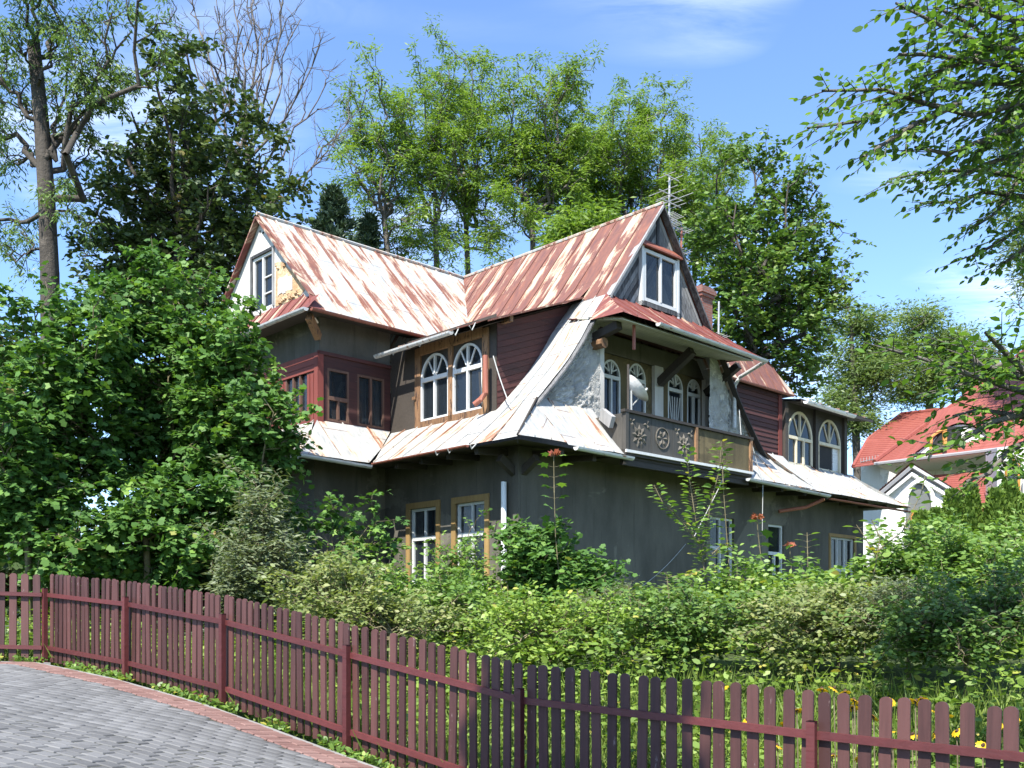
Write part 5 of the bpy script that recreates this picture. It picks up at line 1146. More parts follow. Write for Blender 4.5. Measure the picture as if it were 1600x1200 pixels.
def pine(label, px, py_top, py_bot, d, half, seed):
    r = np.random.default_rng(seed); b = foot(px, d); top = at(px, py_top, d); bot = at(px, py_bot, d); e = empty('pine_tree', tuple(b)); tag(e, label, 'tree')
    segs = [(np.zeros(3), top-b, .14, .02)]; P = []; D = []
    for k in range(70):
        t = r.random()**.8; z = bot[2]+(top[2]-bot[2])*t; ln = half*d/1539*(1-t*.85)*(.5+.6*r.random()); a = r.random()*6.283
        p0 = np.array([0, 0, z-b[2]]); p1 = p0+np.array([math.cos(a)*ln, math.sin(a)*ln, ln*.45]); segs.append((p0, p1, .03, .01))
        for s in np.linspace(.35, 1, 7):
            q = p0+(p1-p0)*s; m = 18; P.append(q+r.normal(size=(m, 3))*.07); dd = (p1-p0)/ln*.8+r.normal(size=(m, 3))*.8+np.array([0, 0, .5]); D.append(dd)
    P = np.concatenate(P); D = np.concatenate(D); n = len(P)
    link('trunk', tubes_mesh('trunk', segs, 5), M['bark'], e); link('crown', leaf_mesh('crown', P, D, r.normal(size=(n, 3)), .30*(.7+.6*r.random(n)), 'narrow', r), M['leaf_pine'], e)
pine('dark pine top showing behind the pale roof ridge', 520, 305, 470, 42, 62, 41); pine('smaller pine beside the dark pine behind the ridge', 575, 345, 480, 44, 36, 42)
T('ash_tree', 'young bright ash peeping over the rusty ridge', [(915, 470), (915, 400), (917, 360)], 40, [(905, 350, 0, 36, 24), (940, 345, 0, 28, 20), (915, 380, 0, 50, 24)], 60, 6000, 'narrow', 'leaf_ash', 'bark', 43, .32, .42, .08, droop=.1)

# ---------------------------------------------------------------- thicket of young maples on the left
MG = 'young maples crowding the left garden'
for k, (lab, px, d, tips) in enumerate((
  ('young maple touching the white gable, tallest of the thicket', 230, 19.5, [(208, 412), (246, 425), (188, 470), (270, 470), (222, 520), (178, 560), (282, 540), (240, 600), (200, 640), (290, 620), (250, 690)]),
  ('young maple directly left of the white gable wall', 335, 19.2, [(285, 455), (322, 470), (318, 515), (345, 550), (305, 560), (340, 610), (362, 600), (325, 660), (300, 720), (360, 690)]),
  ('young maple brushing against the red upper storey', 415, 18.4, [(368, 528), (398, 556), (392, 590), (412, 622), (382, 640), (404, 668), (372, 700), (390, 735), (360, 770), (345, 810)]),
  ('young maple with pale shoots at the left edge of the thicket', 105, 18.2, [(54, 483), (117, 483), (146, 480), (90, 540), (152, 550), (58, 590), (110, 620), (28, 575), (162, 640), (80, 680), (132, 720), (38, 650)]),
  ('low spreading maple beside the fence corner', 45, 17.0, [(10, 700), (62, 740), (-20, 640), (100, 790), (20, 800), (62, 860), (130, 850), (-10, 880), (112, 900), (-30, 760)]),
  ('shaded maple in the dark middle of the thicket', 230, 17.4, [(180, 740), (232, 760), (282, 780), (200, 820), (262, 850), (322, 840), (160, 880), (300, 890), (222, 900), (340, 780)]))):
    GT('young_maple', lab, d, [(px, 890), (px-3, 820), (px, 740 if k < 4 else 860)], [(x, y, .95 if y < 600 else (.8 if y < 720 else .6)) for x, y in tips], 50+k, .075, 'maple', 'leaf_thicket', 'stem', .118, group=MG, sec=9, twg=4, per=5, sec_len=.30, twig_len=.40, droop=.22, cluster=5, from_t=.22, wide=.62, sc=.42, leaf_spread=.06)
GT('young_maple', 'maple sapling reaching across the plaster wall of the wing', 18.8, [(505, 920), (505, 880)], [(450, 815, 1), (480, 800, 1), (520, 795, 1), (560, 800, 1), (595, 800, 1), (590, 850, 1), (430, 860, 1), (540, 850, 1)], 57, .03, 'palm', 'leaf_thicket', 'stem', .13, group=MG, sec=4, twg=2, per=3, sec_len=.25, twig_len=.30, droop=.2, cluster=4, from_t=.35, sc=.3)

# ---------------------------------------------------------------- shrubs of the garden
SG = 'wild shrubs between fence and house'
shr = [  # label, px, d, blobs, tips, leaves, leaf, mat, size
 ('grey green willow shrub with long narrow leaves before the plaster wing', 405, 15.6, [(400, 830, 0, 32, 60), (420, 890, 0, 55, 45), (385, 920, 0, 50, 40)], 60, 5200, 'narrow', 'leaf_grey', .17),
 ('leafy bramble under the left ground floor window', 660, 16.0, [(640, 965, 0, 80, 24), (700, 955, 0, 60, 26), (560, 955, -.5, 70, 32), (720, 975, -1, 80, 30)], 90, 7600, 'oval', 'leaf_shrub', .12),
 ('shrub climbing in front of the second ochre window', 735, 17.2, [(728, 885, 0, 24, 34), (755, 925, 0, 44, 34), (695, 900, 0, 22, 26)], 40, 1500, 'oval', 'leaf_shrub', .12),
 ('bushy shrub at the pilastered house corner', 850, 17.0, [(850, 900, 0, 40, 40), (900, 900, 0, 40, 36), (830, 870, .3, 26, 40), (870, 930, 0, 60, 36)], 60, 4600, 'maple', 'leaf_thicket', .14),
 ('feathery seeding weed clump with dusty flower heads', 950, 15.5, [(950, 955, 0, 36, 36), (990, 985, 0, 40, 36), (925, 985, 0, 30, 36)], 60, 4200, 'narrow', 'leaf_grey', .08),
 ('rounded shrub with yellow tinged leaves behind the shaded pickets', 860, 12.5, [(840, 1010, 0, 90, 40), (930, 1020, 0, 90, 38), (770, 1015, 0, 60, 36)], 110, 9500, 'oval', 'leaf_weed', .10),
 ('sprawling bramble in the sun left of the shaded pickets', 610, 12.6, [(560, 980, 0, 80, 34), (650, 1000, 0, 80, 36), (500, 950, .6, 60, 32)], 100, 9000, 'oval', 'leaf_weed', .10),
 ('low bramble right of the shaded pickets', 1090, 12.2, [(1060, 1005, 0, 80, 56), (1150, 1010, 0, 80, 56), (1000, 1030, 0, 60, 46)], 110, 9500, 'oval', 'leaf_weed', .10),
 ('shrub spreading below the ground floor window with curtains', 1110, 15.2, [(1080, 970, 0, 70, 34), (1170, 955, 0, 70, 42), (1030, 975, 0, 50, 30)], 90, 6800, 'oval', 'leaf_shrub', .13),
 ('bushy plum thicket hiding the far ground floor windows', 1250, 15.5, [(1240, 955, 0, 60, 38), (1200, 970, 0, 66, 38), (1300, 965, 0, 60, 38), (1260, 995, -1, 80, 44)], 130, 9800, 'oval', 'leaf_shrub', .13),
 ('tall leafy shrub under the far right eave', 1390, 15.5, [(1415, 885, 0, 50, 50), (1450, 910, 0, 66, 56), (1370, 945, 0, 56, 45), (1420, 965, -.5, 80, 56)], 130, 10500, 'oval', 'leaf_shrub', .13),
 ('dense hazel like bush before the thuja hedge', 1520, 14.0, [(1500, 880, 0, 70, 56), (1570, 900, 0, 70, 60), (1540, 960, -1, 90, 60), (1620, 940, 0, 70, 80)], 140, 12500, 'oval', 'leaf_shrub', .12),
 ('dark green bush close behind the right end of the fence', 1510, 10.2, [(1480, 1000, 0, 90, 66), (1570, 1020, 0, 90, 76), (1420, 1030, 0, 70, 56), (1640, 1000, 0, 60, 80)], 140, 12500, 'oval', 'leaf_maple', .085),
 ('sunny bush in the middle of the right garden', 1310, 11.5, [(1290, 1000, 0, 90, 60), (1370, 1000, 0, 80, 60), (1230, 1020, 0, 70, 50)], 130, 11500, 'oval', 'leaf_shrub', .095),
 ('bluish weed bush with fine leaves among the greener bushes', 1420, 11.0, [(1410, 960, 0, 56, 60), (1470, 980, 0, 50, 50)], 70, 6500, 'narrow', 'leaf_grey', .10)]
for k, (lab, px, d, bl, nt, nl, lf, mt, sz) in enumerate(shr):
    rr_ = np.random.default_rng(900+k); tips = []
    for (x, y, dd, rx, ry) in bl:
        for _ in range(7):
            th = rr_.uniform(-.35, math.pi+.35); q = rr_.random()**.5; tips.append((at(x+rx*q*math.cos(th), y-ry*q*math.sin(th)*(1.0+.35*(rr_.random() < .25)), d+dd+rr_.uniform(-1, 1)*rx*d/1539), 0, float(rr_.choice([.5, .8, 1.]))))
    tips = [(np.array([t[0][0], t[0][1], max(t[0][2], gz(t[0])+.3)]), t[1], t[2]) for t in tips]
    thin = nl < 2000
    if k in (4, 6, 13): mt = 'leaf_pale' if k != 4 else mt
    if k == 7: mt = 'leaf_maple'
    GT('wild_shrub', lab, d, [(px, 1000), (px+2, 985)], None, 80+k, .028, lf, mt, 'stem', sz*.72, group=SG, sec=5 if thin else 7, twg=2 if thin else 3, per=3 if thin else 5, sec_len=.38, twig_len=.26, droop=.12, cluster=4, from_t=.25, wide=.6, sc=.25, leaf_spread=.05, up=.55, cat='shrub', world_tips=tips)
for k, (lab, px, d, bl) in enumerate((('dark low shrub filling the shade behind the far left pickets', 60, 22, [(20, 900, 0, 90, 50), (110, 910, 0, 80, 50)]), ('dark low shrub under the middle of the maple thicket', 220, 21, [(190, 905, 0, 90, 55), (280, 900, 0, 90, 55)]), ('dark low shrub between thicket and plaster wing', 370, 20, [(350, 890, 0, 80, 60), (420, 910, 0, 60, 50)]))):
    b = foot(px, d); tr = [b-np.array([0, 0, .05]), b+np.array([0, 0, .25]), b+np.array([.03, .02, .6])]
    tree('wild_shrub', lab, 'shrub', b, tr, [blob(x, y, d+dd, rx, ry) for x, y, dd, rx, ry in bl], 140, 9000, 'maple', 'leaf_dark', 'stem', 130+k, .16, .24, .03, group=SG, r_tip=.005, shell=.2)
def woodland():
    r = np.random.default_rng(77); nc = 900; c = np.stack([r.uniform(-75, 95, nc), r.uniform(80, 110, nc), r.random(nc)**1.2*9], -1); c[:, 2] *= .75+.35*np.sin(c[:, 0]*.21)+.2*np.sin(c[:, 0]*.53)
    k = 60; n = nc*k; P = np.repeat(c, k, 0)+r.normal(size=(n, 3))*np.array([1.1, 1.1, .9]); P[:, 2] = np.maximum(P[:, 2], -.5)
    o = link('woodland', leaf_mesh('woodland', P, r.normal(size=(n, 3)), r.normal(size=(n, 3))+np.array([0, 0, 1.]), .6*(.6+.8*r.random(n)), 'diamond', r), M['leaf_maple']); tag(o, kind='stuff')
woodland()
# slim saplings standing clear of the bushes
def sapling(label, pts, d, leaf, mat, size, gap, seed, red=False, side=()):
    r = np.random.default_rng(seed); P3 = [at(x, y, d+dd) for x, y, dd in pts]; b = foot(pts[0][0], d); b[:2] = P3[0][:2]; e = empty('sapling', tuple(b)); tag(e, label, 'sapling', 'saplings in front of the house wall')
    lines = [[b]+P3]+[[at(x, y, d+dd) for x, y, dd in s] for s in side]; segs = []; LP = []; LD = []
    for li, ln in enumerate(lines):
        tot = 0
        for a, c in zip(ln, ln[1:]): segs.append((a-b, c-b, .010, .006))
        for a, c in zip(ln[1:] if li == 0 else ln, (ln[2:] if li == 0 else ln[1:])):
            L_ = np.linalg.norm(c-a); n = max(1, int(L_/gap)); ax = (c-a)/L_
            for k in range(n):
                q = a+(c-a)*(k+.5)/n; th = r.random()*6.28
                for s in (0, math.pi):
                    dd = np.array([math.cos(th+s), math.sin(th+s), .25]); pet = q+dd*size*.45; segs.append((q-b, pet-b, .003, .002)); LP.append(pet-b); LD.append(dd+ax*.3)
    link('stem', tubes_mesh('stem', segs, 5), M['stem'], e)
    LP = np.array(LP); LD = np.array(LD); n = len(LP); LD[:, 2] -= .35
    link('leaves', leaf_mesh('leaves', LP, LD, r.normal(size=(n, 3))*.35+np.array([0, 0, 1.]), size*(.75+.5*r.random(n)), leaf, r), M[mat], e)
    if red:
        top = P3[-1]-b; m = 9; th = r.random(m)*6.28; dd = np.stack([np.cos(th), np.sin(th), -.5+r.random(m)*.8], -1)
        link('shoot', leaf_mesh('shoot', top+dd*.02, dd, r.normal(size=(m, 3)), np.full(m, size*.55), leaf, r), M['leaf_red'], e)
sapling('thin upright maple whip with reddish tip before the dark wall', [(874, 905, 0), (868, 840, 0), (866, 770, 0), (865, 706, 0)], 16.6, 'palm', 'leaf_thicket', .20, .16, 201, True)
sapling('tall plum sapling with arching shoots reaching the balcony', [(1118, 960, 0), (1100, 890, 0), (1085, 800, 0), (1076, 740, 0), (1072, 700, 0)], 15.5, 'oval', 'leaf_shrub', .135, .042, 202, False, [[(1095, 870, 0), (1110, 790, .2), (1125, 730, .3), (1127, 690, .3)], [(1092, 850, 0), (1062, 810, -.2), (1035, 785, -.3), (1022, 758, -.3)], [(1098, 890, 0), (1060, 905, -.4), (1035, 895, -.5)], [(1096, 880, 0), (1130, 850, .2), (1150, 862, .3)]])
sapling('maple whip with red tip beside the curtained window', [(1195, 930, 0), (1190, 880, 0), (1184, 830, 0), (1183, 806, 0)], 16.0, 'palm', 'leaf_thicket', .19, .15, 203, True)
sapling('short maple whip with red tip in front of the narrow window', [(1240, 930, 0), (1236, 880, 0), (1233, 850, 0)], 16.0, 'palm', 'leaf_thicket', .18, .13, 204, True)
sapling('plum shoot standing against the far dark wall', [(1262, 930, 0), (1262, 870, 0), (1261, 832, 0)], 15.8, 'oval', 'leaf_shrub', .14, .08, 205)
sapling('tiny plum shoot sprouting before the right balcony panel', [(1140, 900, 0), (1130, 760, 0), (1128, 700, 0)], 15.7, 'oval', 'leaf_shrub', .12, .10, 206)
sapling('sapling with long leaves rising beside the thuja hedge', [(1375, 960, 0), (1365, 900, 0), (1375, 840, 0), (1362, 812, 0)], 14.5, 'oval', 'leaf_shrub', .15, .08, 207, False, [[(1370, 870, 0), (1345, 830, 0), (1338, 820, 0)], [(1372, 860, 0), (1410, 830, .2), (1440, 770, .3), (1445, 745, .3)]])
sapling('vine leaf shoot beside the white downpipe', [(815, 930, 0), (812, 870, 0), (808, 830, 0)], 17.6, 'palm', 'leaf_shrub', .20, .16, 208)

for k, (lab, px, top, d) in enumerate((('pale mugwort stalk left of the ochre windows', 540, 880, 15.2), ('mugwort stalk leaning before the first ochre window', 605, 888, 15.5), ('dry stalk with narrow leaves under the second ochre window', 690, 900, 14.6), ('mugwort stalk beside the white downpipe', 785, 905, 14.8), ('nettle stalk in front of the house corner', 905, 920, 14.2), ('slim weed stalk before the blank dark wall', 985, 915, 14.6), ('tall weed stalk left of the plum sapling', 1045, 900, 14.4), ('weed stalk right of the plum sapling', 1160, 905, 14.2), ('pale weed stalk above the sunny right bushes', 1290, 915, 13.0), ('goldenrod stalk among the right bushes', 1345, 925, 12.6), ('thin stalk above the bluish weed bush', 1435, 900, 12.0), ('thin leaning weed stalk above the right fence end', 1555, 890, 11.5))):
    sapling(lab, [(px+6, 1010, 0), (px+2, (top+1000)/2, 0), (px-3, top, 0)], d, 'narrow', 'leaf_pale' if k % 2 else 'leaf_grey', .16, .055, 240+k)
# ---------------------------------------------------------------- low undergrowth, grass and flowers
def undergrowth():
    r = np.random.default_rng(300); n = 60000
    x = r.uniform(-9, 12, n*2); y = r.uniform(4, 24, n*2); ok = (y > fence_y(x)+.35) & (np.abs(x) < y*.60+.5)
    hx = (x-C0[0])*ca_+(y-C0[1])*sa_; hv = -(x-C0[0])*sa_+(y-C0[1])*ca_
    ok &= ~((hx > -.1) & (hv > -.1)) & ~((hx > -2.1) & (hv > 4.5)); x, y = x[ok][:n], y[ok][:n]; n = len(x)
    dn = (y-fence_y(x)); h = .35+.25*np.sin(x*1.3+y*.7)+.25*np.sin(x*.6-y*1.1+1)+np.clip(dn/5, 0, 1)*.35; lawn = (x > .5) & (dn < 1.5); h[lawn] *= .35
    h = np.clip(h, .08, 1.1); z = ground_z(x, y)+h*(r.random(n)**.6)
    P = np.stack([x, y, z], -1); D = r.normal(size=(n, 3)); D[:, 2] = np.abs(D[:, 2])*.3; Nn = r.normal(size=(n, 3))*.6+np.array([0, 0, 1.])
    lv = np.clip(r.random(n)*.6+.4*(np.sin(x*2+y*3)*.5+.5), 0, 1)
    o = link('undergrowth', leaf_mesh('undergrowth', P, D, Nn, .085*(.6+.8*r.random(n)), 'oval', r, lv), M['leaf_weed']); tag(o, kind='stuff')
    # stalks and grass between
    n = 40000; x = r.uniform(-9, 9, n*3); y = r.uniform(4, 17, n*3); ok = (y > fence_y(x)+.12) & (y < fence_y(x)+5) & (np.abs(x) < y*.60+.5); x, y = x[ok][:n], y[ok][:n]; n = len(x)
    P = np.stack([x, y, ground_z(x, y)-.06], -1); D = r.normal(size=(n, 3))*.35+np.array([0, 0, 1.]); S = .18+.30*r.random(n)
    o = link('grass', leaf_mesh('grass', P, D, r.normal(size=(n, 3)), S, 'blade', r), M['leaf_grass']); tag(o, kind='stuff')
    # weeds in the strip at the fence foot
    n = 5200; t = r.random(n)*1.0; xs = r.uniform(-11, 1.2, n); off = r.uniform(-.16, .25, n); clump = (np.sin(xs*3.1)+np.sin(xs*7.3+1)) > -.5
    xs, off = xs[clump], off[clump]; n = len(xs); ys = fence_y(xs)-off*1.3
    P = np.stack([xs, ys, g_of_x(xs)+.005+.10*r.random(n)**1.5], -1); D = r.normal(size=(n, 3)); D[:, 2] = np.abs(D[:, 2])*.6
    o = link('weeds', leaf_mesh('weeds', P, D, r.normal(size=(n, 3))*.6+np.array([0, 0, 1.]), .065*(.6+.8*r.random(n)), 'oval', r), M['leaf_shrub']); tag(o, kind='stuff')
undergrowth()
def flowers():
    r = random.Random(17); th = [2*math.pi*k/11 for k in range(11)]; rr = np.random.default_rng(2)
    P = np.array([(.010*math.cos(t), .010*math.sin(t), 0) for t in th]); D = np.array([(math.cos(t), math.sin(t), -.25) for t in th])
    pm = leaf_mesh('petals', P, D, np.tile(np.array([[0, 0, 1.]]), (11, 1)), np.full(11, .042), 'oval', rr); pm.materials.append(M['petal'])
    mb = MB(); mb.tube([(0, 0, -.005), (0, 0, .012), (0, 0, .022)], [.013, .012, .006], 8); c = mb.build('tmp', M['seed']); cm = c.data; bpy.data.objects.remove(c)
    mb = MB(); mb.tube([(0, 0, -1), (.012, 0, -.5), (0, 0, 0)], .005, 5); c = mb.build('tmp', M['stem']); sm = c.data; bpy.data.objects.remove(c)
    spots = [(595, 0), (1130, 1075), (1150, 1085), (1245, 1110), (1285, 1077), (1303, 1076), (1320, 1081), (1335, 1094), (1332, 1106), (1340, 1098), (1392, 1095), (1430, 1096), (1440, 1092), (1365, 1120), (1390, 1144), (1425, 1148), (1462, 1145), (1495, 1143), (1535, 1165), (1300, 1180), (1345, 1185), (1290, 1145), (1168, 1125), (1395, 1165), (1215, 1165), (1228, 1132), (1560, 1130), (1585, 1120), (1452, 1108), (1480, 1118)]
    for px, py in spots[1:]:
        x0 = (px-800)/1539; d = 7.2
        for _ in range(12): d = float(fence_y(x0*d))+r.uniform(.55, .60) if _ < 11 else d
        d += r.uniform(0, .7); p = at(px, py, d); g = float(ground_z(p[0], p[1])); h = max(.2, p[2]-g)
        e = empty('yellow_flower', (p[0], p[1], g)); tag(e, 'yellow daisy like coneflower on a thin stem behind the right hand pickets', 'flower', 'yellow flowers behind the fence')
        for nm, me, z in (('petals', pm, h), ('centre', cm, h), ('stem', sm, h)):
            o = bpy.data.objects.new(nm, me); COL.objects.link(o); o.parent = e; o.location = (0, 0, z)
            if nm == 'stem': o.scale = (1, 1, h+.02)
            else: o.rotation_euler = (R(35)+r.uniform(-.3, .3), r.uniform(-.3, .3), r.random()*6)
flowers()
# thuja hedge
for k, (lab, px, top, d) in enumerate((('low thuja between the old eave end and the villa gable', 1440, 806, 29), ('slim pointed thuja, left end of the hedge before the villa', 1488, 772, 30), ('slim thuja with a sharp tip beside the villa gable', 1516, 764, 30), ('thuja in front of the villa wall between two gaps', 1556, 770, 29), ('taller thuja right of the villa gable', 1578, 758, 29), ('shorter thuja filling the hedge under the villa gable', 1462, 802, 30), ('wide thuja at the right end of the hedge', 1606, 780, 28))):
    r = np.random.default_rng(400+k); b = foot(px, d); tp = at(px, top, d); H = tp[2]-b[2]; e = empty('thuja_tree', tuple(b)); tag(e, lab, 'tree', 'thuja hedge before the villa')
    n = 9000; t = r.random(n)**.8; ra = (.62*(1-t)**.75+.05)*(.75+.3*r.random(n)); a = r.random(n)*6.283; ra *= 1+.18*np.sin(a*5+t*14)
    P = np.stack([np.cos(a)*ra, np.sin(a)*ra, t*H], -1); D = np.stack([np.cos(a)*.5, np.sin(a)*.5, np.full(n, .9)], -1)+r.normal(size=(n, 3))*.3
    link('trunk', tubes_mesh('trunk', [(np.zeros(3), np.array([0, 0, H*.8]), .09, .03)], 6), M['bark'], e); link('crown', leaf_mesh('crown', P, D, np.stack([np.cos(a), np.sin(a), np.full(n, .3)], -1)+r.normal(size=(n, 3))*.4, .20*(.6+.7*r.random(n)), 'diamond', r), M['leaf_thuja'], e)

# ---------------------------------------------------------------- beech boughs hanging in from the right
def beech():
    r = np.random.default_rng(500); base = np.array([6.9, 8.2, float(ground_z(6.9, 8.2))]); e = empty('beech_tree', tuple(base)); tag(e, 'beech standing outside the right edge, its boughs hanging over the garden', 'tree')
    boughs = [  # photo pixel polylines with distance, from the trunk outwards
     [(1780, 120, 7.6), (1650, 90, 7.4), (1540, 70, 7.2), (1470, 40, 7.0), (1400, 5, 6.9)],
     [(1780, 160, 7.8), (1620, 130, 7.5), (1500, 130, 7.2), (1410, 150, 7.0), (1340, 190, 6.9), (1262, 200, 6.8)],
     [(1640, 150, 7.5), (1520, 180, 7.2), (1440, 160, 7.1), (1380, 140, 7.0), (1285, 142, 6.9)],
     [(1620, 40, 7.3), (1540, 20, 7.2), (1480, -20, 7.1)],
     [(1640, 120, 7.4), (1560, 100, 7.2), (1450, 85, 7.1), (1405, 85, 7.0)],
     [(1500, 160, 7.1), (1420, 200, 7.0), (1350, 245, 6.9)],
     [(1650, 180, 7.5), (1560, 210, 7.3), (1480, 240, 7.2), (1430, 230, 7.1)],
     [(1750, 300, 8.6), (1620, 280, 8.5), (1520, 265, 8.3), (1440, 270, 8.2), (1390, 280, 8.1)],
     [(1750, 330, 8.6), (1620, 310, 8.5), (1540, 300, 8.4), (1490, 315, 8.3), (1438, 318, 8.2)],
     [(1700, 360, 8.6), (1600, 350, 8.5), (1560, 380, 8.4), (1520, 400, 8.3)],
     [(1720, 640, 7.0), (1620, 620, 6.9), (1560, 600, 6.8), (1500, 580, 6.7), (1440, 560, 6.7), (1385, 545, 6.6)],
     [(1620, 600, 6.9), (1560, 540, 6.8), (1540, 520, 6.7)],
     [(1620, 640, 6.9), (1550, 660, 6.8), (1500, 690, 6.7), (1460, 705, 6.7)],
     [(1640, 680, 6.9), (1580, 700, 6.8), (1545, 740, 6.7), (1510, 752, 6.7)],
     [(1600, 590, 6.9), (1530, 570, 6.8), (1500, 540, 6.8)],
     [(1660, 20, 7.4), (1560, -10, 7.3), (1500, 10, 7.2)],
     [(1660, 60, 7.6), (1580, 60, 7.4), (1500, 100, 7.2), (1440, 120, 7.1)], [(1660, 100, 7.7), (1590, 160, 7.5), (1540, 230, 7.4)], [(1680, 140, 7.7), (1600, 110, 7.6), (1520, 40, 7.5), (1460, 10, 7.4)],
     [(1660, 200, 7.8), (1590, 240, 7.7), (1530, 260, 7.6), (1480, 290, 7.5)], [(1700, 260, 8.6), (1620, 240, 8.5), (1560, 330, 8.4), (1530, 350, 8.3)], [(1680, 320, 8.6), (1600, 390, 8.5), (1570, 410, 8.4)],
     [(1660, 600, 7.1), (1580, 560, 7.0), (1510, 600, 6.9), (1470, 610, 6.8)], [(1660, 660, 7.1), (1590, 650, 7.0), (1530, 640, 6.9), (1490, 650, 6.8)], [(1660, 720, 7.1), (1600, 740, 7.0), (1560, 720, 6.9)]]
    top = np.array([6.7, 8.2, 7.5]); segs = [(np.zeros(3), np.array([0, 0, 3.6]), .17, .14), (np.array([0, 0, 3.6]), top-base, .14, .06)]; LP = []; LD = []; LS = []
    for bi, bo in enumerate(boughs):
        pts = [at(*p) for p in bo]; st = np.array([6.85, 8.2, min(pts[0][2]-.5, 7)]); 
        if bo[0][0] >= 1700: segs.append((st-base, pts[0]-base, .05, .03))
        m = len(pts)
        for i, (a, c) in enumerate(zip(pts, pts[1:])):
            segs.append((a-base, c-base, .022*(1-i/m)+.004, .022*(1-(i+1)/m)+.004))
            L_ = np.linalg.norm(c-a); nt = max(3, int(L_/.045)); ax = (c-a)/L_; sd = np.cross(ax, [0, 0, 1.]); sd /= np.linalg.norm(sd)
            for k in range(nt):           # side twigs lie in flat sprays
                q = a+(c-a)*(k+r.random())/nt; s = 1 if k % 2 else -1; ln = (.16+.30*r.random())*(1.15-.6*(i+k/nt)/m)
                tw = ax*.75+sd*s*(.65+.3*r.random())+np.array([0, 0, -.06+.28*r.normal()]); tw /= np.linalg.norm(tw); segs.append((q-base, q+tw*ln-base, .0045, .002))
                nl = max(3, int(ln/.038)); td = np.cross(tw, [0, 0, 1.]); td /= np.linalg.norm(td)+1e-6
                for j in range(nl+1):
                    z = q+tw*ln*(j+.5)/nl; s2 = 1 if j % 2 else -1; dd = tw*.7+td*s2*.8+np.array([0, 0, -.25]) if j < nl else tw
                    LP.append(z-base+r.normal(size=3)*.012); LD.append(dd+r.normal(size=3)*.2); LS.append(.072*(.7+.5*r.random()))
    LP = np.array(LP); n = len(LP)
    link('trunk', tubes_mesh('trunk', segs, 6), M['bark'], e); link('crown', leaf_mesh('crown', LP, np.array(LD), r.normal(size=(n, 3))*.45+np.array([0, 0, 1.]), np.array(LS), 'oval', r), M['leaf_beech'], e)
beech()
# street tree behind the photographer: only its shadow reaches the fence
def street_tree():
    c = np.array([.42, 8.0, -1.05]); s = np.array(sdir); p = c+s*15.0; b = np.array([p[0], p[1], float(ground_z(p[0], p[1]))])
    tr = dense([b, np.array([p[0], p[1], 4.]), np.array([p[0], p[1], 10.])], 4)
    tree('street_tree', 'slim street tree behind the camera whose shadow darkens a few pickets', 'tree', b, tr, [(p[0], p[1], p[2]-.2, .62, .62, 1.1), (p[0], p[1], p[2]-1.8, .80, .80, 1.3), (p[0], p[1], p[2]-3.6, .8, .8, 1.4)], 260, 30000, 'maple', 'leaf_maple', 'bark', 600, .32, .17, .12)
street_tree()

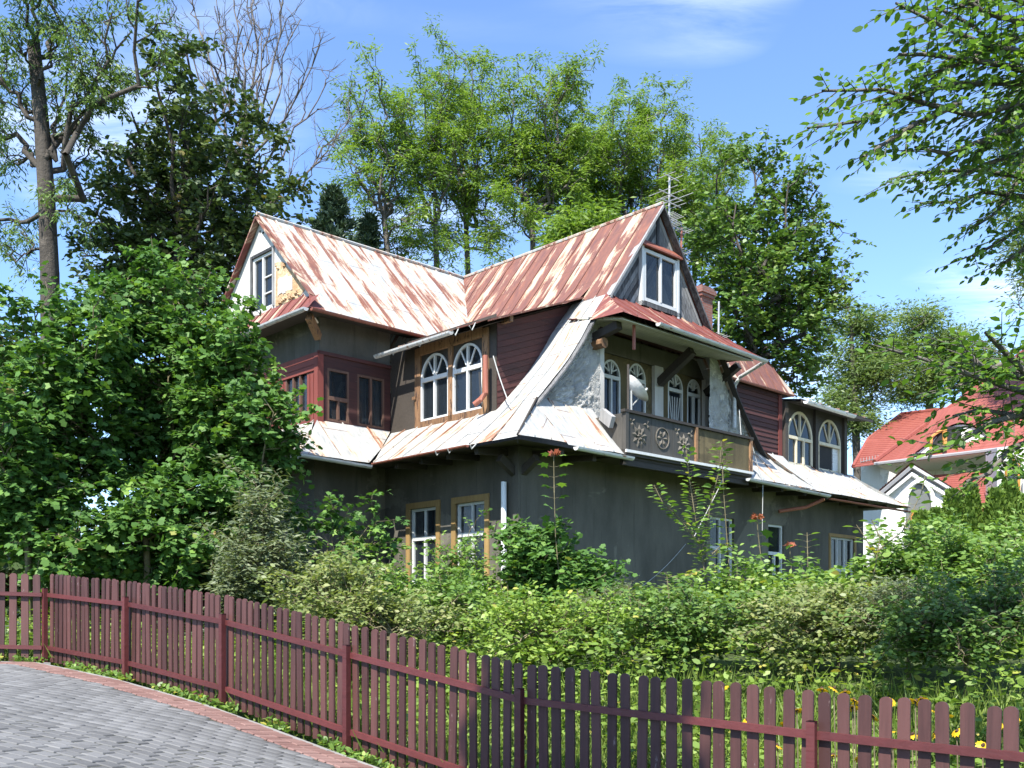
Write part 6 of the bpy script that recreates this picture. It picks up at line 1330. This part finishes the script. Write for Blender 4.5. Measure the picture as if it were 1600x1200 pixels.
# ---------------------------------------------------------------- villa with red tiled roof
def villa():
    o0 = at(1470, 960, 50); e = empty('villa', (o0[0], o0[1], -1.0)); tag(e, 'white villa with red clay tile roofs behind the thuja hedge', 'house')
    L = lambda p: (p[0]-o0[0], p[1]-o0[1], p[2]+1.0)
    A = lambda px, py, d: L(at(px, py, d))
    def tiled(name, quad, parent, courses=None, mat='tiles'):
        """quad: eave-left, eave-right, top-right, top-left; built in stepped courses"""
        a, b, c, d = [Vector(q) for q in quad]; n = courses or max(4, int(((d-a).length+(c-b).length)/2/.30)); up = Vector((0, 0, .025)); mb = MB()
        w = (b-a).length
        for k in range(n):
            t0, t1 = k/n, (k+1)/n; p, q, q2, p2 = a.lerp(d, t0), b.lerp(c, t0), b.lerp(c, t1), a.lerp(d, t1)
            mb.poly([p+up, q+up, q2-up*.4, p2-up*.4], [(0, t0*9), ((q-p).length, t0*9), ((q2-p2).length, t1*9), (0, t1*9)]); mb.poly([p-up, q-up, q+up, p+up], [(0, 0), (w, 0), (w, .02), (0, .02)])
        return mb.build(name, M[mat], parent)
    def solid(name, pts_list, mat, parent):
        mb = MB()
        for q in pts_list: mb.poly(q)
        return mb.build(name, M[mat], parent)
    # wide roof facing the garden with its left verge, and the wing roof behind it
    E0, E1, T1, T0 = at(1366, 723, 50), at(1660, 688, 45), at(1660, 505, 54.5), at(1492, 632, 56)
    r1 = tiled('front_roof', [L(E0), L(E1), L(T1), L(T0)], e, 34)
    r2 = tiled('wing_roof', [A(1357, 686, 57.2), A(1424, 685, 54.9), A(1482, 640, 58.5), A(1408, 648, 61)], e, 14)
    tiled('wing_roof', [A(1333, 730, 54), A(1371, 725, 52), A(1424, 685.3, 54.9), A(1357, 686.3, 57.2)], e, 13)
    for a, b in ((E0, T0), (T0, T1)): mb = MB(); mb.tube([L(a+np.array([0, 0, .06])), L(b+np.array([0, 0, .06]))], .12, 6); mb.build('ridge_tiles', M['tiles'], r1)
    mb = MB(); mb.tube([A(1333, 729, 54), A(1357, 686, 57.6), A(1408, 647, 61), A(1482, 639, 58.5)], .12, 6); mb.build('ridge_tiles', M['tiles'], r2)
    mb = MB(); mb.tube([A(1345, 722, 54), A(1372, 716, 52.4)], .03, 5); [mb.tube([A(1345+k*4.5, 723-k*.9, 53.9-k*.25), A(1345+k*4.5, 716-k*.9, 53.9-k*.25)], .02, 4) for k in range(7)]; mb.build('snow_guard', M['villa_grey'], r2)
    # soffit, walls
    solid('soffit', [[A(1367, 726, 50), A(1660, 692, 45), A(1660, 712, 48.5), A(1402, 742, 53)]], 'villa_soffit', e)
    mb = MB(); mb.tube([A(1366, 725, 49.9), A(1660, 690, 44.9)], .09, 6); mb.build('gutter', M['villa_grey'], e)
    gb = lambda px, d: (at(px, 960, d)[0]-o0[0], d-o0[1], 0.0)
    w1 = solid('wall', [[gb(1402, 53), gb(1660, 48.5), A(1660, 712, 48.5), A(1402, 742, 53)], [gb(1345, 55.5), gb(1402, 53), A(1402, 742, 53), A(1402, 716, 53), A(1345, 724, 55.5)]], 'villa_white', e)
    # eyebrow dormer
    n = 24; fr = []; bk = []
    for k in range(n+1):
        t = k/n; x = 1425+150*t; h = 42*math.sin(math.pi*t)**1.5; d = 48.6-.9*t*1.0
        fr.append(A(x, 708-t*11-h, d)); bk.append(A(x+40, 640-t*10-h*.2, d+5.5))
    mb = MB()
    for k in range(n): mb.poly([fr[k], fr[k+1], bk[k+1], bk[k]], [(k*.2, 0), (k*.2+.2, 0), (k*.2+.2, 5), (k*.2, 5)])
    eb = mb.build('eyebrow_dormer', M['tiles'], e)
    lo = [A(1425+150*k/n, 709-11*k/n, 48.75-.9*k/n) for k in range(n+1)]
    up_ = [A(1425+150*k/n, 711-11*k/n-42*math.sin(math.pi*k/n)**1.5, 48.75-.9*k/n) for k in range(n+1)]
    mb = MB(); [mb.poly([lo[k], lo[k+1], up_[k+1], up_[k]]) for k in range(n)]; mb.build('dormer_front', M['villa_white'], eb)
    for x0, x1, col in ((1456, 1473, 'glass'), (1480, 1502, 'glass')):
        mb = MB(); pts = [A(x0, 702-(x0-1425)*.073, 48.2), A(x1, 702-(x1-1425)*.073, 48.0)]+[A(x1+(x0-x1)*k/6, 702-(x1-1425)*.073-30+(4 if x0 < 1460 else 0)*(k/3)-(x1-x0)*0+ (18*(k/6) if x0 < 1460 else 8*(k/6)*0), 48.0+.03*k) for k in range(7)]
        mb.poly(pts); mb.build('pane', M['dark'], eb)
    mb = MB(); mb.beam(A(1476, 700, 47.9), A(1476, 671, 47.9), .18, .12); mb.build('window_post', M['villa_orange'], eb)
    mb = MB(); mb.tube([A(1454, 702, 48.0), A(1456, 682, 48.0), A(1466, 675, 48.0), A(1478, 671, 48.0)], .07, 6); mb.build('window_frame', M['villa_orange'], eb)
    # gabled porch
    gx = np.array([.45, .89, 0])*6.5
    ap, fl, fr_ = at(1424, 722, 42), at(1366, 772, 42.6), at(1512, 776, 40.6)
    wall_ap, wl, wr = at(1424, 735, 42.2), at(1385, 768, 42.7), at(1495, 772, 41.0)
    pr = tiled('porch_roof', [L(fr_), L(fr_+gx), L(ap+gx), L(ap)], e, 14); tiled('porch_roof', [L(fl+gx), L(fl), L(ap), L(ap+gx)], e, 14)
    for a, b in ((ap, fl), (ap, fr_)):
        for (off, th, m_) in ((0.0, .30, 'villa_grey'), (.32, .22, 'villa_white')):
            mb = MB(); dz = np.array([0, .02+off*.1, -.2-off]); mb.beam(L(a+dz), L(b+dz*np.array([1, 1, .9])), .12, th, (0, 1, 0)); mb.build('verge_board', M[m_], pr)
    pw = solid('porch_wall', [[L(wall_ap), L(wl), (L(wl)[0], L(wl)[1], 0), (L(wr)[0], L(wr)[1], 0), L(wr)]], 'villa_white', e)
    def fp(px, py): # point just before the porch wall
        t = (px-1385)/(1495-1385); d = 42.7+(41.0-42.7)*t-.12; return A(px, py, d)
    arc = [fp(1437-22*math.cos(math.pi*k/14), 792-40*math.sin(math.pi*k/14)) for k in range(15)]
    mb = MB(); mb.poly(arc+[fp(1459, 830), fp(1415, 830)]); ow = mb.build('arched_window', M['glass'], pw)
    mb = MB(); mb.tube(arc, .10, 6); mb.build('arch_trim', M['villa_white'], ow)
    mb = MB(); mb.tube([fp(1428, 830), fp(1428, 800)], .14, 6); mb.tube([fp(1446, 830), fp(1446, 800)], .14, 6); mb.build('flower_box', M['villa_orange'], ow)
    solid('cornice', [[fp(1455, 800), fp(1515, 796), fp(1515, 804), fp(1455, 808)]], 'villa_grey', pw)
    # lower roof on the right and the projecting white bay
    tiled('lower_roof', [A(1470, 815, 42.6), A(1680, 800, 38), A(1680, 728, 43), A(1455, 742, 49.5)], e, 20)
    b1 = solid('bay_wall', [[A(1558, 790, 40), A(1680, 780, 37.5), A(1680, 690, 37.5), A(1558, 700, 40)], [A(1540, 790, 43), A(1558, 790, 40), A(1558, 700, 40), A(1540, 705, 43)]], 'villa_white', e)
    for x in (1572, 1600):
        mb = MB(); q = [A(x, 775, 39.55-.02*(x-1572)), A(x+20, 773, 39.1-.02*(x-1572))]+[A(x+10+10*math.cos(math.pi*k/8), 732-14*math.sin(math.pi*k/8), 39.2-.02*(x-1572)) for k in range(9)]; mb.poly(q); wn = mb.build('bay_window', M['glass'], b1)
        mb = MB(); mb.tube(q+[q[0]], .06, 5); mb.build('window_frame', M['villa_orange' if x < 1580 else 'villa_white'], wn)
    solid('lower_wall', [[gb(1500, 41.3), gb(1690, 38), A(1690, 806, 38.2), A(1512, 816, 41.2)]], 'villa_white', e)
villa()
